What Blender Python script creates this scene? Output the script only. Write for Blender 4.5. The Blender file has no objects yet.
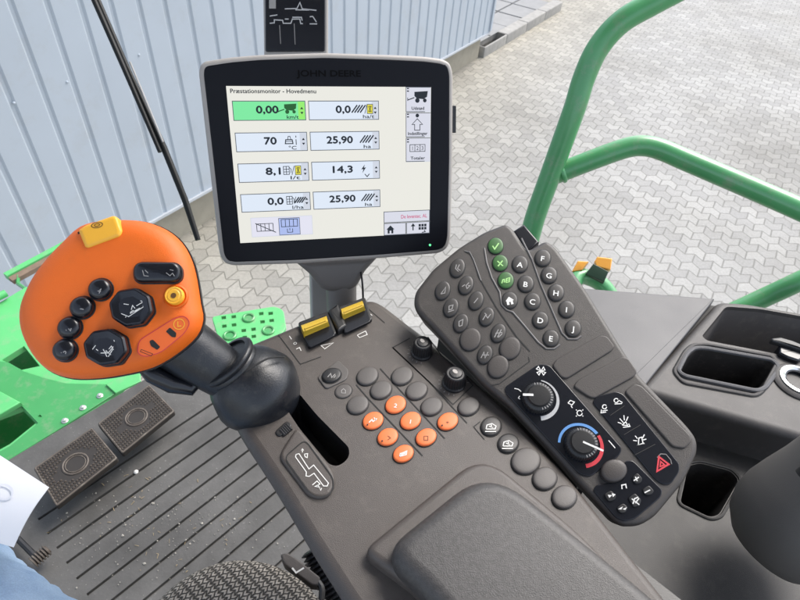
import bpy, bmesh, math, random
from mathutils import Vector as V, Matrix
random.seed(7)
S = bpy.context.scene
COL = S.collection
EXPO = 1.6
# ------------------------------------------------------------------ camera
F, CZ = 580.0, 3.25
zc = V((55, 605, 580)).normalized()                 # world up seen from the camera
fw = V((0, 0, -1)); yc = (fw - zc * fw.dot(zc)).normalized(); xc = yc.cross(zc)
R3 = Matrix((xc, yc, zc))                            # camera -> world
CAM = V((0, 0, CZ))
cd = bpy.data.cameras.new('camera'); cam = bpy.data.objects.new('camera', cd); COL.objects.link(cam)
cam.matrix_world = Matrix.Translation(CAM) @ R3.to_4x4()
cd.sensor_width = 36; cd.lens = F / 800 * 36; cd.clip_start = 0.02; cd.clip_end = 900
cd.dof.use_dof = True; cd.dof.focus_distance = .56; cd.dof.aperture_fstop = 24
S.camera = cam
def ray(p): return R3 @ V((p[0] - 400, -(p[1] - 300), -F))
def at(px, py, depth): return CAM + ray((px, py)) * (depth / F)
def hz(px, py, z):
    d = ray((px, py)); return CAM + d * ((z - CZ) / d.z)
def Z(ox, oy, s, pts): return [(ox + s * x, oy + s * y) for x, y in pts]

# ------------------------------------------------------------------ planes
class Pl:
    def __init__(s, o, n, u=None):
        s.o = V(o); s.n = V(n).normalized(); u = V(u) if u else V((1, 0, 0))
        s.u = (u - s.n * u.dot(s.n)).normalized(); s.v = s.n.cross(s.u)
    def hit(s, p, h=0.0):
        d = ray(p); t = s.n.dot(s.o + s.n * h - CAM) / s.n.dot(d); return CAM + d * t
    def to2(s, p, h=0.0):
        q = s.hit(p, h) - s.o; return (q.dot(s.u), q.dot(s.v))
    def L(s, pts, h=0.0): return [s.to2(p, h) for p in pts]
    def to3(s, a, h=0.0): return s.o + s.u * a[0] + s.v * a[1] + s.n * h
    def scale(s, p):                                  # metres per picture pixel near p
        a, b = s.hit(p), s.hit((p[0] + 1, p[1])); return (b - a).length
    def udir(s, p, d=(1, 0)):
        a, b = s.hit(p), s.hit((p[0] + d[0], p[1] + d[1])); q = (b - a).normalized(); return (q.dot(s.u), q.dot(s.v))
def area(l): return sum(a[0] * b[1] - b[0] * a[1] for a, b in zip(l, l[1:] + l[:1])) / 2
def ccw(l): return list(l) if area(l) > 0 else list(l)[::-1]
def inset(l, d):
    n = len(l); out = []
    for i in range(n):
        a, b, c = V(l[i - 1]), V(l[i]), V(l[(i + 1) % n])
        e1 = (b - a); e2 = (c - b)
        if e1.length < 1e-9 or e2.length < 1e-9: out.append(tuple(b)); continue
        e1.normalize(); e2.normalize()
        n1 = V((-e1.y, e1.x)); n2 = V((-e2.y, e2.x)); m = n1 + n2
        if m.length < 1e-6: m = n1
        m.normalize(); k = d / max(0.35, m.dot(n1)); out.append((b.x + m.x * k, b.y + m.y * k))
    for _ in range(4):                                # collapse runs of edges that turned over at tight corners
        bad = [((out[(i + 1) % n][0] - out[i][0]) * (l[(i + 1) % n][0] - l[i][0]) + (out[(i + 1) % n][1] - out[i][1]) * (l[(i + 1) % n][1] - l[i][1])) < -1e-12 for i in range(n)]
        if not any(bad) or all(bad): break
        st_ = next(i for i in range(n) if not bad[i]); i = st_ + 1
        while i <= st_ + n:
            if bad[i % n]:
                j = i
                while bad[j % n]: j += 1
                a0, a1, b0, b1 = V(out[(i - 1) % n]), V(out[i % n]), V(out[j % n]), V(out[(j + 1) % n])
                u, w = a1 - a0, b1 - b0; den = u.x * w.y - u.y * w.x; q = (a1 + b0) / 2
                if abs(den) > 1e-14:
                    t = ((b0.x - a0.x) * w.y - (b0.y - a0.y) * w.x) / den; c_ = a0 + u * t
                    if (c_ - q).length < abs(d) * 3 + (a1 - b0).length: q = c_
                for k in range(i, j + 1): out[k % n] = (q.x, q.y)
                i = j + 1
            else: i += 1
    return out
def rnd(l, r, n=5):
    out = []; N = len(l)
    for i in range(N):
        ri = r[i] if isinstance(r, (list, tuple)) else r
        a, b, c = V(l[i - 1]), V(l[i]), V(l[(i + 1) % N])
        d1, d2 = a - b, c - b
        if ri <= 0 or d1.length < 1e-9 or d2.length < 1e-9: out.append(tuple(b)); continue
        t = min(ri, d1.length * .48, d2.length * .48); p0 = b + d1.normalized() * t; p1 = b + d2.normalized() * t
        for k in range(n + 1):
            f = k / n; q = p0 * (1 - f) ** 2 + b * 2 * f * (1 - f) + p1 * f * f; out.append((q.x, q.y))
    return out
def shrink(l, k):
    cx = sum(a[0] for a in l) / len(l); cy = sum(a[1] for a in l) / len(l); return [(cx + (a[0] - cx) * k, cy + (a[1] - cy) * k) for a in l]
def smooth_loop(l, k=4):
    N = len(l); out = []
    for i in range(N):
        p0, p1, p2, p3 = [V(l[(i + j) % N]) for j in (-1, 0, 1, 2)]
        for j in range(k):
            t = j / k
            q = ((p1 * 2) + (p2 - p0) * t + (p0 * 2 - p1 * 5 + p2 * 4 - p3) * t * t + (p1 * 3 - p0 - p2 * 3 + p3) * t ** 3) * .5
            out.append(tuple(q))
    return out
def ell(c, a, b, ang=0, n=28):
    ca, sa = math.cos(math.radians(ang)), math.sin(math.radians(ang))
    return [(c[0] + a * math.cos(t) * ca - b * math.sin(t) * sa, c[1] + a * math.cos(t) * sa + b * math.sin(t) * ca) for t in [2 * math.pi * i / n for i in range(n)]]

# ------------------------------------------------------------------ mesh builder
_glyphs = {}
def glyphs(s):
    if s in _glyphs: return _glyphs[s]
    cu = bpy.data.curves.new('t', 'FONT'); cu.body = s; cu.size = 1; cu.align_x = 'CENTER'; cu.resolution_u = 3
    o = bpy.data.objects.new('t', cu); COL.objects.link(o)
    dg = bpy.context.evaluated_depsgraph_get(); me = bpy.data.meshes.new_from_object(o.evaluated_get(dg))
    vs = [(v.co.x, v.co.y) for v in me.vertices]; fs = [list(p.vertices) for p in me.polygons]
    bpy.data.objects.remove(o); bpy.data.meshes.remove(me); bpy.data.curves.remove(cu)
    _glyphs[s] = (vs, fs); return vs, fs
class MB:
    def __init__(s): s.v = []; s.f = []; s.m = []; s.flatf = set()
    def add(s, vs, fs, mi=0):
        b = len(s.v); s.v += [V(v) for v in vs]; s.f += [[b + i for i in f] for f in fs]; s.m += [mi] * len(fs); return s
    def loft(s, loops, mi=0, cap0=True, cap1=True, closed=True, mis=None):
        n = len(loops[0]); vs = [p for l in loops for p in l]; b = len(s.v); s.v += [V(p) for p in vs]
        for k in range(len(loops) - 1):
            for i in range(n if closed else n - 1):
                j = (i + 1) % n
                s.f.append([b + k * n + i, b + k * n + j, b + (k + 1) * n + j, b + (k + 1) * n + i]); s.m.append(mis[k] if mis else mi)
        if cap0: s.f.append([b + i for i in range(n)][::-1]); s.m.append(mi)
        if cap1: s.f.append([b + (len(loops) - 1) * n + i for i in range(n)]); s.m.append(mis[-1] if mis else mi)
        return s
    def slab(s, pl, l2, h0, h1, r=0.0, mi=0, seg=4, flare=0.0, mtop=None):
        l2 = ccw(l2); loops = [[pl.to3(a, h0) for a in (inset(l2, flare) if flare else l2)]]
        if r > 0:
            for k in range(seg + 1):
                t = math.pi / 2 * k / seg; d = r * (1 - math.cos(t)); h = h1 - r + r * math.sin(t)
                ll = inset(l2, d) if d else l2; loops.append([pl.to3(a, h) for a in ll])
            ll = inset(ll, min(.0005, r * .3)); loops.append([pl.to3(a, h1) for a in ll])
        else: loops.append([pl.to3(a, h1) for a in l2])
        s.loft(loops, mi); s.flatf.add(len(s.f) - 1)
        if mtop is not None: s.m[-1] = mtop
        return s
    def dome(s, pl, l2, h0, h1, edge=.3, mi=0, bulge=.25, dish=0.0):
        l2 = ccw(l2); cx = sum(a[0] for a in l2) / len(l2); cy = sum(a[1] for a in l2) / len(l2)
        sc = lambda k: [(cx + (a[0] - cx) * k, cy + (a[1] - cy) * k) for a in l2]
        H = h1 - h0; loops = [[pl.to3(a, h0) for a in l2], [pl.to3(a, h0 + H * (1 - edge - bulge)) for a in l2]]
        for k, hh in ((.97, 1 - bulge - edge * .45), (.92, 1 - bulge), (.8, 1 - bulge * .62), (.6, 1 - bulge * .3), (.35, 1 - bulge * .1 - dish), (.12, 1 - dish * 1.2)):
            loops.append([pl.to3(a, h0 + H * hh) for a in sc(k)])
        return s.loft(loops, mi)
    def flat(s, pl, l2, h, mi=0):
        l2 = ccw(l2); s.add([pl.to3(a, h) for a in l2], [list(range(len(l2)))], mi); return s
    def strip(s, pl, pts, w, h, mi=0, closed=False):
        n = len(pts); P = [V(p) for p in pts]; Lf = []; Rt = []
        for i in range(n):
            a = P[i - 1] if (i > 0 or closed) else None; c = P[(i + 1) % n] if (i < n - 1 or closed) else None
            d1 = (P[i] - a).normalized() if a is not None else None; d2 = (c - P[i]).normalized() if c is not None else None
            d1 = d1 or d2; d2 = d2 or d1; m = V((-(d1.y + d2.y), d1.x + d2.x))
            if m.length < 1e-6: m = V((-d1.y, d1.x))
            m.normalize(); k = (w / 2) / max(.5, m.dot(V((-d1.y, d1.x))))
            Lf.append(P[i] + m * k); Rt.append(P[i] - m * k)
        vs = [pl.to3(q, h) for q in Lf] + [pl.to3(q, h) for q in Rt]
        fs = [[n + i, n + (i + 1) % n, (i + 1) % n, i] for i in range(n if closed else n - 1)]
        return s.add(vs, fs, mi)
    def tube(s, pts, r, seg=12, mi=0, caps=True, closed=False):
        P = [V(p) for p in pts]; n = len(P); rs = r if isinstance(r, (list, tuple)) else [r] * n; loops = []; nrm = None
        for i in range(n):
            t = ((P[(i + 1) % n] if closed or i < n - 1 else P[i]) - (P[i - 1] if closed or i > 0 else P[i])).normalized()
            if nrm is None:
                a = V((0, 0, 1)) if abs(t.z) < .9 else V((1, 0, 0)); nrm = (a - t * a.dot(t)).normalized()
            else: nrm = (nrm - t * nrm.dot(t)).normalized()
            b = t.cross(nrm); loops.append([P[i] + (nrm * math.cos(2 * math.pi * k / seg) + b * math.sin(2 * math.pi * k / seg)) * rs[i] for k in range(seg)])
        if closed: loops.append(loops[0])
        return s.loft(loops, mi, caps and not closed, caps and not closed)
    def lathe(s, o, ax, prof, seg=32, mi=0, knurl=0, kd=0.0, mis=None, cap0=True, cap1=True, kset=None):
        o = V(o); ax = V(ax).normalized(); a = V((0, 0, 1)) if abs(ax.z) < .9 else V((1, 0, 0)); u = (a - ax * a.dot(ax)).normalized(); w = ax.cross(u); loops = []
        for i, (r, h) in enumerate(prof):
            l = []
            for k in range(seg):
                t = 2 * math.pi * k / seg; rr = r
                if knurl and (kset is None or i in kset): rr = r - kd * (.5 + .5 * math.cos(t * knurl)) ** 2
                l.append(o + ax * h + (u * math.cos(t) + w * math.sin(t)) * max(rr, 1e-5))
            loops.append(l)
        return s.loft(loops, mi, cap0, cap1, mis=mis)
    def box(s, o, ax, ay, az, mi=0):
        o = V(o); vs = [o + V(ax) * i + V(ay) * j + V(az) * k for k in (-.5, .5) for j in (-.5, .5) for i in (-.5, .5)]
        return s.add(vs, [[0, 2, 3, 1], [4, 5, 7, 6], [0, 1, 5, 4], [2, 6, 7, 3], [0, 4, 6, 2], [1, 3, 7, 5]], mi)
    def text(s, pl, t, c, height, ud=(1, 0), h=.0003, mi=0, width=None, bold=0.0):
        vs, fs = glyphs(t); xs = [v[0] for v in vs]; k = height / .73
        kx = k if width is None else width / (max(xs) - min(xs)); mx = (max(xs) + min(xs)) / 2
        u = V(ud).normalized(); w = V((-u.y, u.x))
        offs = [(0, 0)] if not bold else [(-bold, 0), (bold, 0), (0, bold), (0, -bold)]
        for n_, (ox, oy) in enumerate(offs):
            q = [V(c) + u * ((v[0] - mx) * kx + ox) + w * ((v[1] - .365) * k + oy) for v in vs]
            s.add([pl.to3(a, h + n_ * .00001) for a in q], fs, mi)
        return s
# ------------------------------------------------------------------ objects
ROOTS = []
def finish_mesh(name, mb, mats, ang=38, smooth=True):
    me = bpy.data.meshes.new(name); me.from_pydata([tuple(v) for v in mb.v], [], mb.f); me.update()
    for m in (mats if isinstance(mats, (list, tuple)) else [mats]): me.materials.append(m)
    me.polygons.foreach_set('material_index', mb.m)
    bm = bmesh.new(); bm.from_mesh(me); bmesh.ops.remove_doubles(bm, verts=bm.verts, dist=3e-7); bm.to_mesh(me); bm.free()
    cap_ok = bool(mb.flatf)
    if smooth:
        me.polygons.foreach_set('use_smooth', [True] * len(me.polygons)); me.set_sharp_from_angle(angle=math.radians(ang)); me.polygons.foreach_set('use_smooth', [not (len(p_.vertices) > 6 and cap_ok) for p_ in me.polygons])
    return me
def obj(name, mb, mats, parent=None, label=None, ang=38, smooth=True):
    o = bpy.data.objects.new(name, finish_mesh(name, mb, mats, ang, smooth)); COL.objects.link(o)
    if parent: o.parent = parent
    if label: o['label'] = label
    return o
def thing(name, label, cat, group=None):
    o = bpy.data.objects.new(name, None); COL.objects.link(o); o.empty_display_size = .05
    o['label'] = label; o['category'] = cat
    if group: o['group'] = group
    ROOTS.append(o); return o
def tag(o, label, cat, group=None):
    o['label'] = label; o['category'] = cat
    if group: o['group'] = group
    ROOTS.append(o); return o
def struct(o, label=None, cat=None, kind='structure'):
    o['kind'] = kind
    o['label'] = label; o['category'] = cat
    return o
def cut(o, mb):
    me = finish_mesh('cut', mb, [o.data.materials[min(i, len(o.data.materials) - 1)] for i in range(max(mb.m) + 1)], smooth=False)
    c = bpy.data.objects.new('cut', me); COL.objects.link(c)
    md = o.modifiers.new('b', 'BOOLEAN'); md.operation = 'DIFFERENCE'; md.object = c; md.solver = 'EXACT'; md.material_mode = 'INDEX'
    dg = bpy.context.evaluated_depsgraph_get(); dg.update()
    n = bpy.data.meshes.new_from_object(o.evaluated_get(dg)); o.modifiers.clear(); old = o.data; o.data = n
    bpy.data.meshes.remove(old); bpy.data.objects.remove(c); bpy.data.meshes.remove(me); n.name = o.name
    n.polygons.foreach_set('use_smooth', [True] * len(n.polygons)); n.set_sharp_from_angle(angle=math.radians(38)); n.polygons.foreach_set('use_smooth', [len(p_.vertices) < 6 for p_ in n.polygons])
def finalize():
    bpy.context.view_layer.update()
    def desc(o): return [o] + [d for c in o.children for d in desc(c)]
    for r in ROOTS:
        ms = [d for d in desc(r) if d.type == 'MESH']
        vs = [v.co for d in ms for v in d.data.vertices]
        lo = [min(v[i] for v in vs) for i in range(3)]; hi = [max(v[i] for v in vs) for i in range(3)]
        loc = V(((lo[0] + hi[0]) / 2, (lo[1] + hi[1]) / 2, lo[2])); r.location = loc
        for d in ms: d.data.transform(Matrix.Translation(-loc))

# ------------------------------------------------------------------ materials
def lin(c):
    c = c / 255; return c / 12.92 if c <= .04045 else ((c + .055) / 1.055) ** 2.4
def srgb(r, g, b): return (lin(r), lin(g), lin(b), 1)
def nodes(name):
    m = bpy.data.materials.new(name); m.use_nodes = True; nt = m.node_tree; b = nt.nodes['Principled BSDF']; return m, nt, b
def N(nt, t, **kw):
    n = nt.nodes.new(t)
    for k, v in kw.items():
        if k in n.inputs: n.inputs[k].default_value = v
        else: setattr(n, k, v)
    return n
def mat(name, col, rough=.5, metal=0.0, bump=0.0, bscale=900.0, var=.06, vscale=14.0, coat=0.0, spec=.5, rvar=.08, dirt=0.0, dscale=38.0, dcol=(.30, .27, .22, 1)):
    """plain surface with a fine grain (bump) and faint uneven tone and gloss"""
    m, nt, b = nodes(name); L = nt.links; tc = N(nt, 'ShaderNodeTexCoord')
    no = N(nt, 'ShaderNodeTexNoise', Scale=vscale, Detail=4.0); L.new(tc.outputs['Object'], no.inputs['Vector'])
    mp = N(nt, 'ShaderNodeMapRange'); mp.inputs['To Min'].default_value = 1 - var * 2; mp.inputs['To Max'].default_value = 1 + var * 2; L.new(no.outputs['Fac'], mp.inputs['Value'])
    mx = N(nt, 'ShaderNodeVectorMath', operation='SCALE'); mx.inputs[0].default_value = col[:3]; L.new(mp.outputs[0], mx.inputs['Scale']); 
    if dirt:                                          # dust and scuffs in irregular patches
        nd = N(nt, 'ShaderNodeTexNoise', Scale=dscale, Detail=9.0, Roughness=.72); L.new(tc.outputs['Object'], nd.inputs['Vector'])
        md = N(nt, 'ShaderNodeMapRange'); md.inputs['From Min'].default_value = .52; md.inputs['From Max'].default_value = .74; md.inputs['To Max'].default_value = dirt; L.new(nd.outputs['Fac'], md.inputs['Value'])
        mm = N(nt, 'ShaderNodeMix', data_type='RGBA'); L.new(md.outputs[0], mm.inputs[0]); L.new(mx.outputs[0], mm.inputs[6]); mm.inputs[7].default_value = dcol; L.new(mm.outputs[2], b.inputs['Base Color'])
    else: L.new(mx.outputs[0], b.inputs['Base Color'])
    mr = N(nt, 'ShaderNodeMapRange'); mr.inputs['To Min'].default_value = max(.03, rough - rvar); mr.inputs['To Max'].default_value = rough + rvar; L.new(no.outputs['Fac'], mr.inputs['Value']); L.new(mr.outputs[0], b.inputs['Roughness'])
    b.inputs['Metallic'].default_value = metal; b.inputs['Coat Weight'].default_value = coat; b.inputs['Coat Roughness'].default_value = .15; b.inputs['Specular IOR Level'].default_value = spec
    if bump:
        n2 = N(nt, 'ShaderNodeTexNoise', Scale=bscale, Detail=3.0); L.new(tc.outputs['Object'], n2.inputs['Vector'])
        bp = N(nt, 'ShaderNodeBump', Strength=bump, Distance=.0006); L.new(n2.outputs['Fac'], bp.inputs['Height']); L.new(bp.outputs[0], b.inputs['Normal'])
    return m
def glow(name, r, g, b_, k=1.0):
    m, nt, b = nodes(name); c = srgb(r, g, b_); b.inputs['Base Color'].default_value = (.004, .004, .004, 1); b.inputs['Roughness'].default_value = .45; b.inputs['Specular IOR Level'].default_value = .3
    b.inputs['Emission Color'].default_value = c; b.inputs['Emission Strength'].default_value = k / 2 ** EXPO; return m
M = {}
M['console'] = mat('console_plastic', (.069, .058, .0515, 1), .45, bump=.5, bscale=1600, var=.07, vscale=22, rvar=.14, dirt=0.1, dscale=60.0)
M['button'] = mat('button_plastic', (.082, .074, .069, 1), .5, bump=.25, bscale=1500, var=.02)
M['orange_btn'] = mat('orange_button', (.80, .17, .045, 1), .5, var=.04)
M['pod'] = mat('pod_plastic', (.040, .0345, .031, 1), .44, bump=.5, bscale=1600, var=.07, vscale=22, rvar=.12, dirt=0.07, dscale=60.0)
M['podbtn'] = mat('pod_button', (.036, .033, .031, 1), .45, bump=.2, var=.02)
M['podblank'] = mat('pod_blank', (.050, .043, .039, 1), .5, bump=.3, var=.02)
M['podline'] = mat('pod_bead', (.16, .15, .145, 1), .35, var=.02)
M['seam'] = mat('seam_shadow_gap', (.012, .012, .012, 1), .7)
M['gloss'] = mat('black_gloss', (.007, .008, .012, 1), .22, var=.02, rvar=.05)
M['black'] = mat('black_plastic', (.012, .012, .013, 1), .42, bump=.2, var=.05, dirt=0.06, dscale=90.0)
M['rubber'] = mat('black_rubber', (.009, .0105, .014, 1), .36, bump=.3, bscale=700, var=.08, dirt=0.1, dscale=70.0)
M['bezel'] = mat('bezel_face', (.0060, .0065, .0095, 1), .42, var=.02, spec=.14)
M['shell'] = mat('monitor_shell', (.34, .315, .29, 1), .45, bump=.3, var=.03)
M['post'] = mat('post_grey', (.17, .155, .142, 1), .5, bump=.3, var=.04)
M['palepost'] = mat('pale_post', (.34, .33, .31, 1), .55, bump=.2, var=.05)
M['orange'] = mat('orange_grip', (.78, .135, .004, 1), .52, bump=.4, bscale=1800, var=.04, dirt=0.1, dscale=70.0, dcol=(.25, .10, .03, 1))
M['yellow'] = mat('yellow_plastic', (.88, .44, .035, 1), .42, bump=.15, var=.05)
M['rocker'] = mat('yellow_rocker', (.56, .37, .03, 1), .4, bump=.15, var=.06)
M['white'] = mat('white_print', (.66, .65, .62, 1), .6, var=.02)
M['dim'] = mat('grey_print', (.27, .26, .25, 1), .6, var=.02)
M['brownink'] = mat('brown_print', (.12, .05, .01, 1), .6)
M['silver'] = mat('silver_print', (.42, .42, .42, 1), .5)
M['red'] = mat('red_print', (.52, .03, .045, 1), .5)
M['blue'] = mat('blue_print', (.10, .26, .55, 1), .5)
M['decal'] = mat('orange_red_decal', (.78, .135, .022, 1), .42, var=.03)
M['greenbtn'] = mat('green_button', (.035, .115, .028, 1), .45, var=.03)
M['lime'] = mat('lime_print', (.34, .62, .22, 1), .55)
M['lid'] = mat('lid_plastic', (.066, .065, .069, 1), .5, bump=.4, bscale=1400, var=.03)
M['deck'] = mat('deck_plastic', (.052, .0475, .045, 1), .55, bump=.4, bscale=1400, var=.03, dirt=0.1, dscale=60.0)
M['low'] = mat('shaded_low_deck', (.022, .020, .018, 1), .55, bump=.4, bscale=1400, var=.03, dirt=0.07)  # cab shade over the lower deck put into this darker colour
M['housing'] = mat('housing_plastic', (.10, .092, .084, 1), .6, bump=.4, bscale=1400, var=.03)
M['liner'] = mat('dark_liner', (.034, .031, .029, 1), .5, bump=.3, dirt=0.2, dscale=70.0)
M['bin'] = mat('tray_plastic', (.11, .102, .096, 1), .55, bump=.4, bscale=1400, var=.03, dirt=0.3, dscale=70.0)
M['chrome'] = mat('chrome_ring', (.62, .64, .64, 1), .16, metal=1.0)
M['steel'] = mat('steel_bolt', (.62, .62, .60, 1), .35, metal=.8)
M['rail'] = mat('green_rail_paint', (.080, .32, .118, 1), .32, var=.08, coat=.3, dirt=0.5, dscale=30.0)
M['green'] = mat('green_sheet_paint', (.042, .265, .075, 1), .42, var=.05, coat=.2, dirt=0.5, dscale=22.0)
M['palegreen'] = mat('pale_green_sheet_paint', (.09, .42, .135, 1), .42, var=.05, coat=.2, dirt=0.45, dscale=22.0)
M['dgreen'] = mat('dark_green_box', (.016, .045, .022, 1), .5)
M['amber'] = mat('amber_lens', (.94, .42, .075, 1), .25, coat=.5)
M['rust'] = mat('brown_rubber_strip', (.17, .12, .085, 1), .8, var=.2, vscale=40)
M['paper'] = mat('white_paper', (.72, .73, .76, 1), .75, var=.02)
M['ink'] = mat('faint_ink', (.67, .68, .72, 1), .8)
M['plinth'] = mat('concrete_plinth', (.29, .265, .21, 1), .85, var=.1, vscale=9, bump=.6, bscale=120, dirt=0.25, dscale=7.0, dcol=(.12, .11, .09, 1))
M['kerb'] = mat('kerb_stone', (.27, .26, .24, 1), .85, var=.14, vscale=12, bump=.6, bscale=120, dirt=0.5, dscale=9.0, dcol=(.12, .12, .10, 1))
M['slabs'] = mat('paving_slabs', (.22, .22, .217, 1), .85, var=.12, vscale=5, bump=.6, bscale=120)
M['wall'] = mat('pale_blue_cladding', (.385, .43, .475, 1), .45, var=.03, vscale=2.5, dirt=0.22, dscale=4.0)
M['trim'] = mat('white_trim', (.42, .44, .46, 1), .5)
M['pedal'] = mat('pedal_rubber', (.085, .069, .056, 1), .6, var=.15, vscale=60, dirt=0.5, dscale=60.0)
M['pedaldark'] = mat('pedal_rubber_dark', (.022, .018, .015, 1), .6, var=.15, vscale=60)
M['straw'] = mat('straw', (.30, .23, .13, 1), .8)
M['wiper'] = mat('wiper_black', (.0045, .0055, .0055, 1), .5, spec=.25)
M['dust'] = mat('pale_debris', (.30, .285, .25, 1), .9)

def floor_material():
    m, nt, b = nodes('cab_floor_mat'); L = nt.links; tc = N(nt, 'ShaderNodeTexCoord')
    n1 = N(nt, 'ShaderNodeTexNoise', Scale=7.0, Detail=8.0, Roughness=.65); n2 = N(nt, 'ShaderNodeTexNoise', Scale=170.0, Detail=5.0)
    for n in (n1, n2): L.new(tc.outputs['Object'], n.inputs['Vector'])
    c = N(nt, 'ShaderNodeValToRGB'); c.color_ramp.elements[0].color = (.046, .0445, .042, 1); c.color_ramp.elements[1].color = (.104, .101, .096, 1)
    c.color_ramp.elements[0].position = .3; c.color_ramp.elements[1].position = .72; L.new(n1.outputs['Fac'], c.inputs[0])
    sp = N(nt, 'ShaderNodeMapRange'); sp.inputs['From Min'].default_value = .63; sp.inputs['From Max'].default_value = .75; L.new(n2.outputs['Fac'], sp.inputs['Value'])
    m2 = N(nt, 'ShaderNodeMath', operation='MULTIPLY'); m3 = N(nt, 'ShaderNodeMapRange'); m3.inputs['From Min'].default_value = .45; m3.inputs['From Max'].default_value = .65; L.new(n1.outputs['Fac'], m3.inputs['Value'])
    L.new(sp.outputs[0], m2.inputs[0]); L.new(m3.outputs[0], m2.inputs[1])
    mx = N(nt, 'ShaderNodeMix', data_type='RGBA'); L.new(m2.outputs[0], mx.inputs[0]); L.new(c.outputs[0], mx.inputs[6]); mx.inputs[7].default_value = (.26, .255, .24, 1)
    L.new(mx.outputs[2], b.inputs['Base Color']); b.inputs['Roughness'].default_value = .62
    bp = N(nt, 'ShaderNodeBump', Strength=.4, Distance=.001); L.new(n2.outputs['Fac'], bp.inputs['Height']); L.new(bp.outputs[0], b.inputs['Normal']); return m
M['floor'] = floor_material()
WA = math.radians(59.5)
def paver_material():
    m, nt, b = nodes('concrete_pavers'); L = nt.links; tc = N(nt, 'ShaderNodeTexCoord')
    mp = N(nt, 'ShaderNodeMapping'); mp.inputs['Rotation'].default_value = (0, 0, math.radians(28)); L.new(tc.outputs['Object'], mp.inputs['Vector'])
    sx = N(nt, 'ShaderNodeSeparateXYZ'); L.new(mp.outputs[0], sx.inputs[0])
    def tri(src, per, amp):
        d = N(nt, 'ShaderNodeMath', operation='PINGPONG'); d.inputs[1].default_value = per / 2; L.new(src, d.inputs[0])
        e = N(nt, 'ShaderNodeMath', operation='MULTIPLY_ADD'); e.inputs[1].default_value = amp / (per / 2); e.inputs[2].default_value = -amp / 2; L.new(d.outputs[0], e.inputs[0]); return e.outputs[0]
    PW, PH = .165, .135
    wob = N(nt, 'ShaderNodeTexNoise', Scale=3.0, Detail=2.0); L.new(tc.outputs['Object'], wob.inputs['Vector'])
    ay = N(nt, 'ShaderNodeMath', operation='ADD'); L.new(sx.outputs[1], ay.inputs[0]); L.new(tri(sx.outputs[0], PW, .058), ay.inputs[1])
    wm = N(nt, 'ShaderNodeMath', operation='MULTIPLY_ADD'); wm.inputs[1].default_value = .05; L.new(wob.outputs['Fac'], wm.inputs[0]); L.new(ay.outputs[0], wm.inputs[2])
    cx = N(nt, 'ShaderNodeCombineXYZ'); L.new(sx.outputs[0], cx.inputs[0]); L.new(wm.outputs[0], cx.inputs[1])
    br = N(nt, 'ShaderNodeTexBrick', Scale=1.0); br.offset = .5; br.inputs['Brick Width'].default_value = PW; br.inputs['Row Height'].default_value = PH
    br.inputs['Mortar Size'].default_value = .0075; br.inputs['Mortar Smooth'].default_value = .5; br.inputs['Bias'].default_value = 0
    br.inputs['Color1'].default_value = (.86, .86, .86, 1); br.inputs['Color2'].default_value = (1.10, 1.10, 1.09, 1); br.inputs['Mortar'].default_value = (.62, .62, .60, 1); L.new(cx.outputs[0], br.inputs['Vector'])
    n1 = N(nt, 'ShaderNodeTexNoise', Scale=.55, Detail=7.0, Roughness=.6); n2 = N(nt, 'ShaderNodeTexNoise', Scale=45.0, Detail=6.0, Roughness=.7)
    for n in (n1, n2): L.new(tc.outputs['Object'], n.inputs['Vector'])
    c = N(nt, 'ShaderNodeValToRGB'); c.color_ramp.elements[0].color = (.224, .217, .198, 1); c.color_ramp.elements[1].color = (.302, .297, .282, 1); c.color_ramp.elements[0].position = .3; c.color_ramp.elements[1].position = .6; L.new(n1.outputs['Fac'], c.inputs[0])
    # a worn, sandy run-off strip along the foot of the building
    d0 = N(nt, 'ShaderNodeVectorMath', operation='DOT_PRODUCT'); d0.inputs[1].default_value = (math.sin(WA), -math.cos(WA), 0); L.new(tc.outputs['Object'], d0.inputs[0])
    rg = N(nt, 'ShaderNodeMapRange'); rg.inputs['From Min'].default_value = WOFF + .1; rg.inputs['From Max'].default_value = WOFF + 1.7; rg.inputs['To Min'].default_value = 1; rg.inputs['To Max'].default_value = 0; L.new(d0.outputs['Value'], rg.inputs['Value'])
    pk = N(nt, 'ShaderNodeMath', operation='MULTIPLY'); L.new(rg.outputs[0], pk.inputs[0]); L.new(n1.outputs['Fac'], pk.inputs[1])
    mx0 = N(nt, 'ShaderNodeMix', data_type='RGBA'); L.new(pk.outputs[0], mx0.inputs[0]); L.new(c.outputs[0], mx0.inputs[6]); mx0.inputs[7].default_value = (.30, .27, .20, 1)
    m1 = N(nt, 'ShaderNodeMix', data_type='RGBA', blend_type='MULTIPLY'); m1.inputs[0].default_value = 1; L.new(mx0.outputs[2], m1.inputs[6]); L.new(br.outputs['Color'], m1.inputs[7])
    r2 = N(nt, 'ShaderNodeMapRange'); r2.inputs['To Min'].default_value = .62; r2.inputs['To Max'].default_value = 1.38; L.new(n2.outputs['Fac'], r2.inputs['Value'])
    m2 = N(nt, 'ShaderNodeVectorMath', operation='SCALE'); L.new(m1.outputs[2], m2.inputs[0]); L.new(r2.outputs[0], m2.inputs['Scale']); L.new(m2.outputs[0], b.inputs['Base Color'])
    b.inputs['Roughness'].default_value = .9
    inv = N(nt, 'ShaderNodeMath', operation='MULTIPLY_ADD'); inv.inputs[1].default_value = -1; inv.inputs[2].default_value = 1; L.new(br.outputs['Fac'], inv.inputs[0])
    bp = N(nt, 'ShaderNodeBump', Strength=.5, Distance=.010); L.new(inv.outputs[0], bp.inputs['Height']); L.new(bp.outputs[0], b.inputs['Normal']); return m
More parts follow.
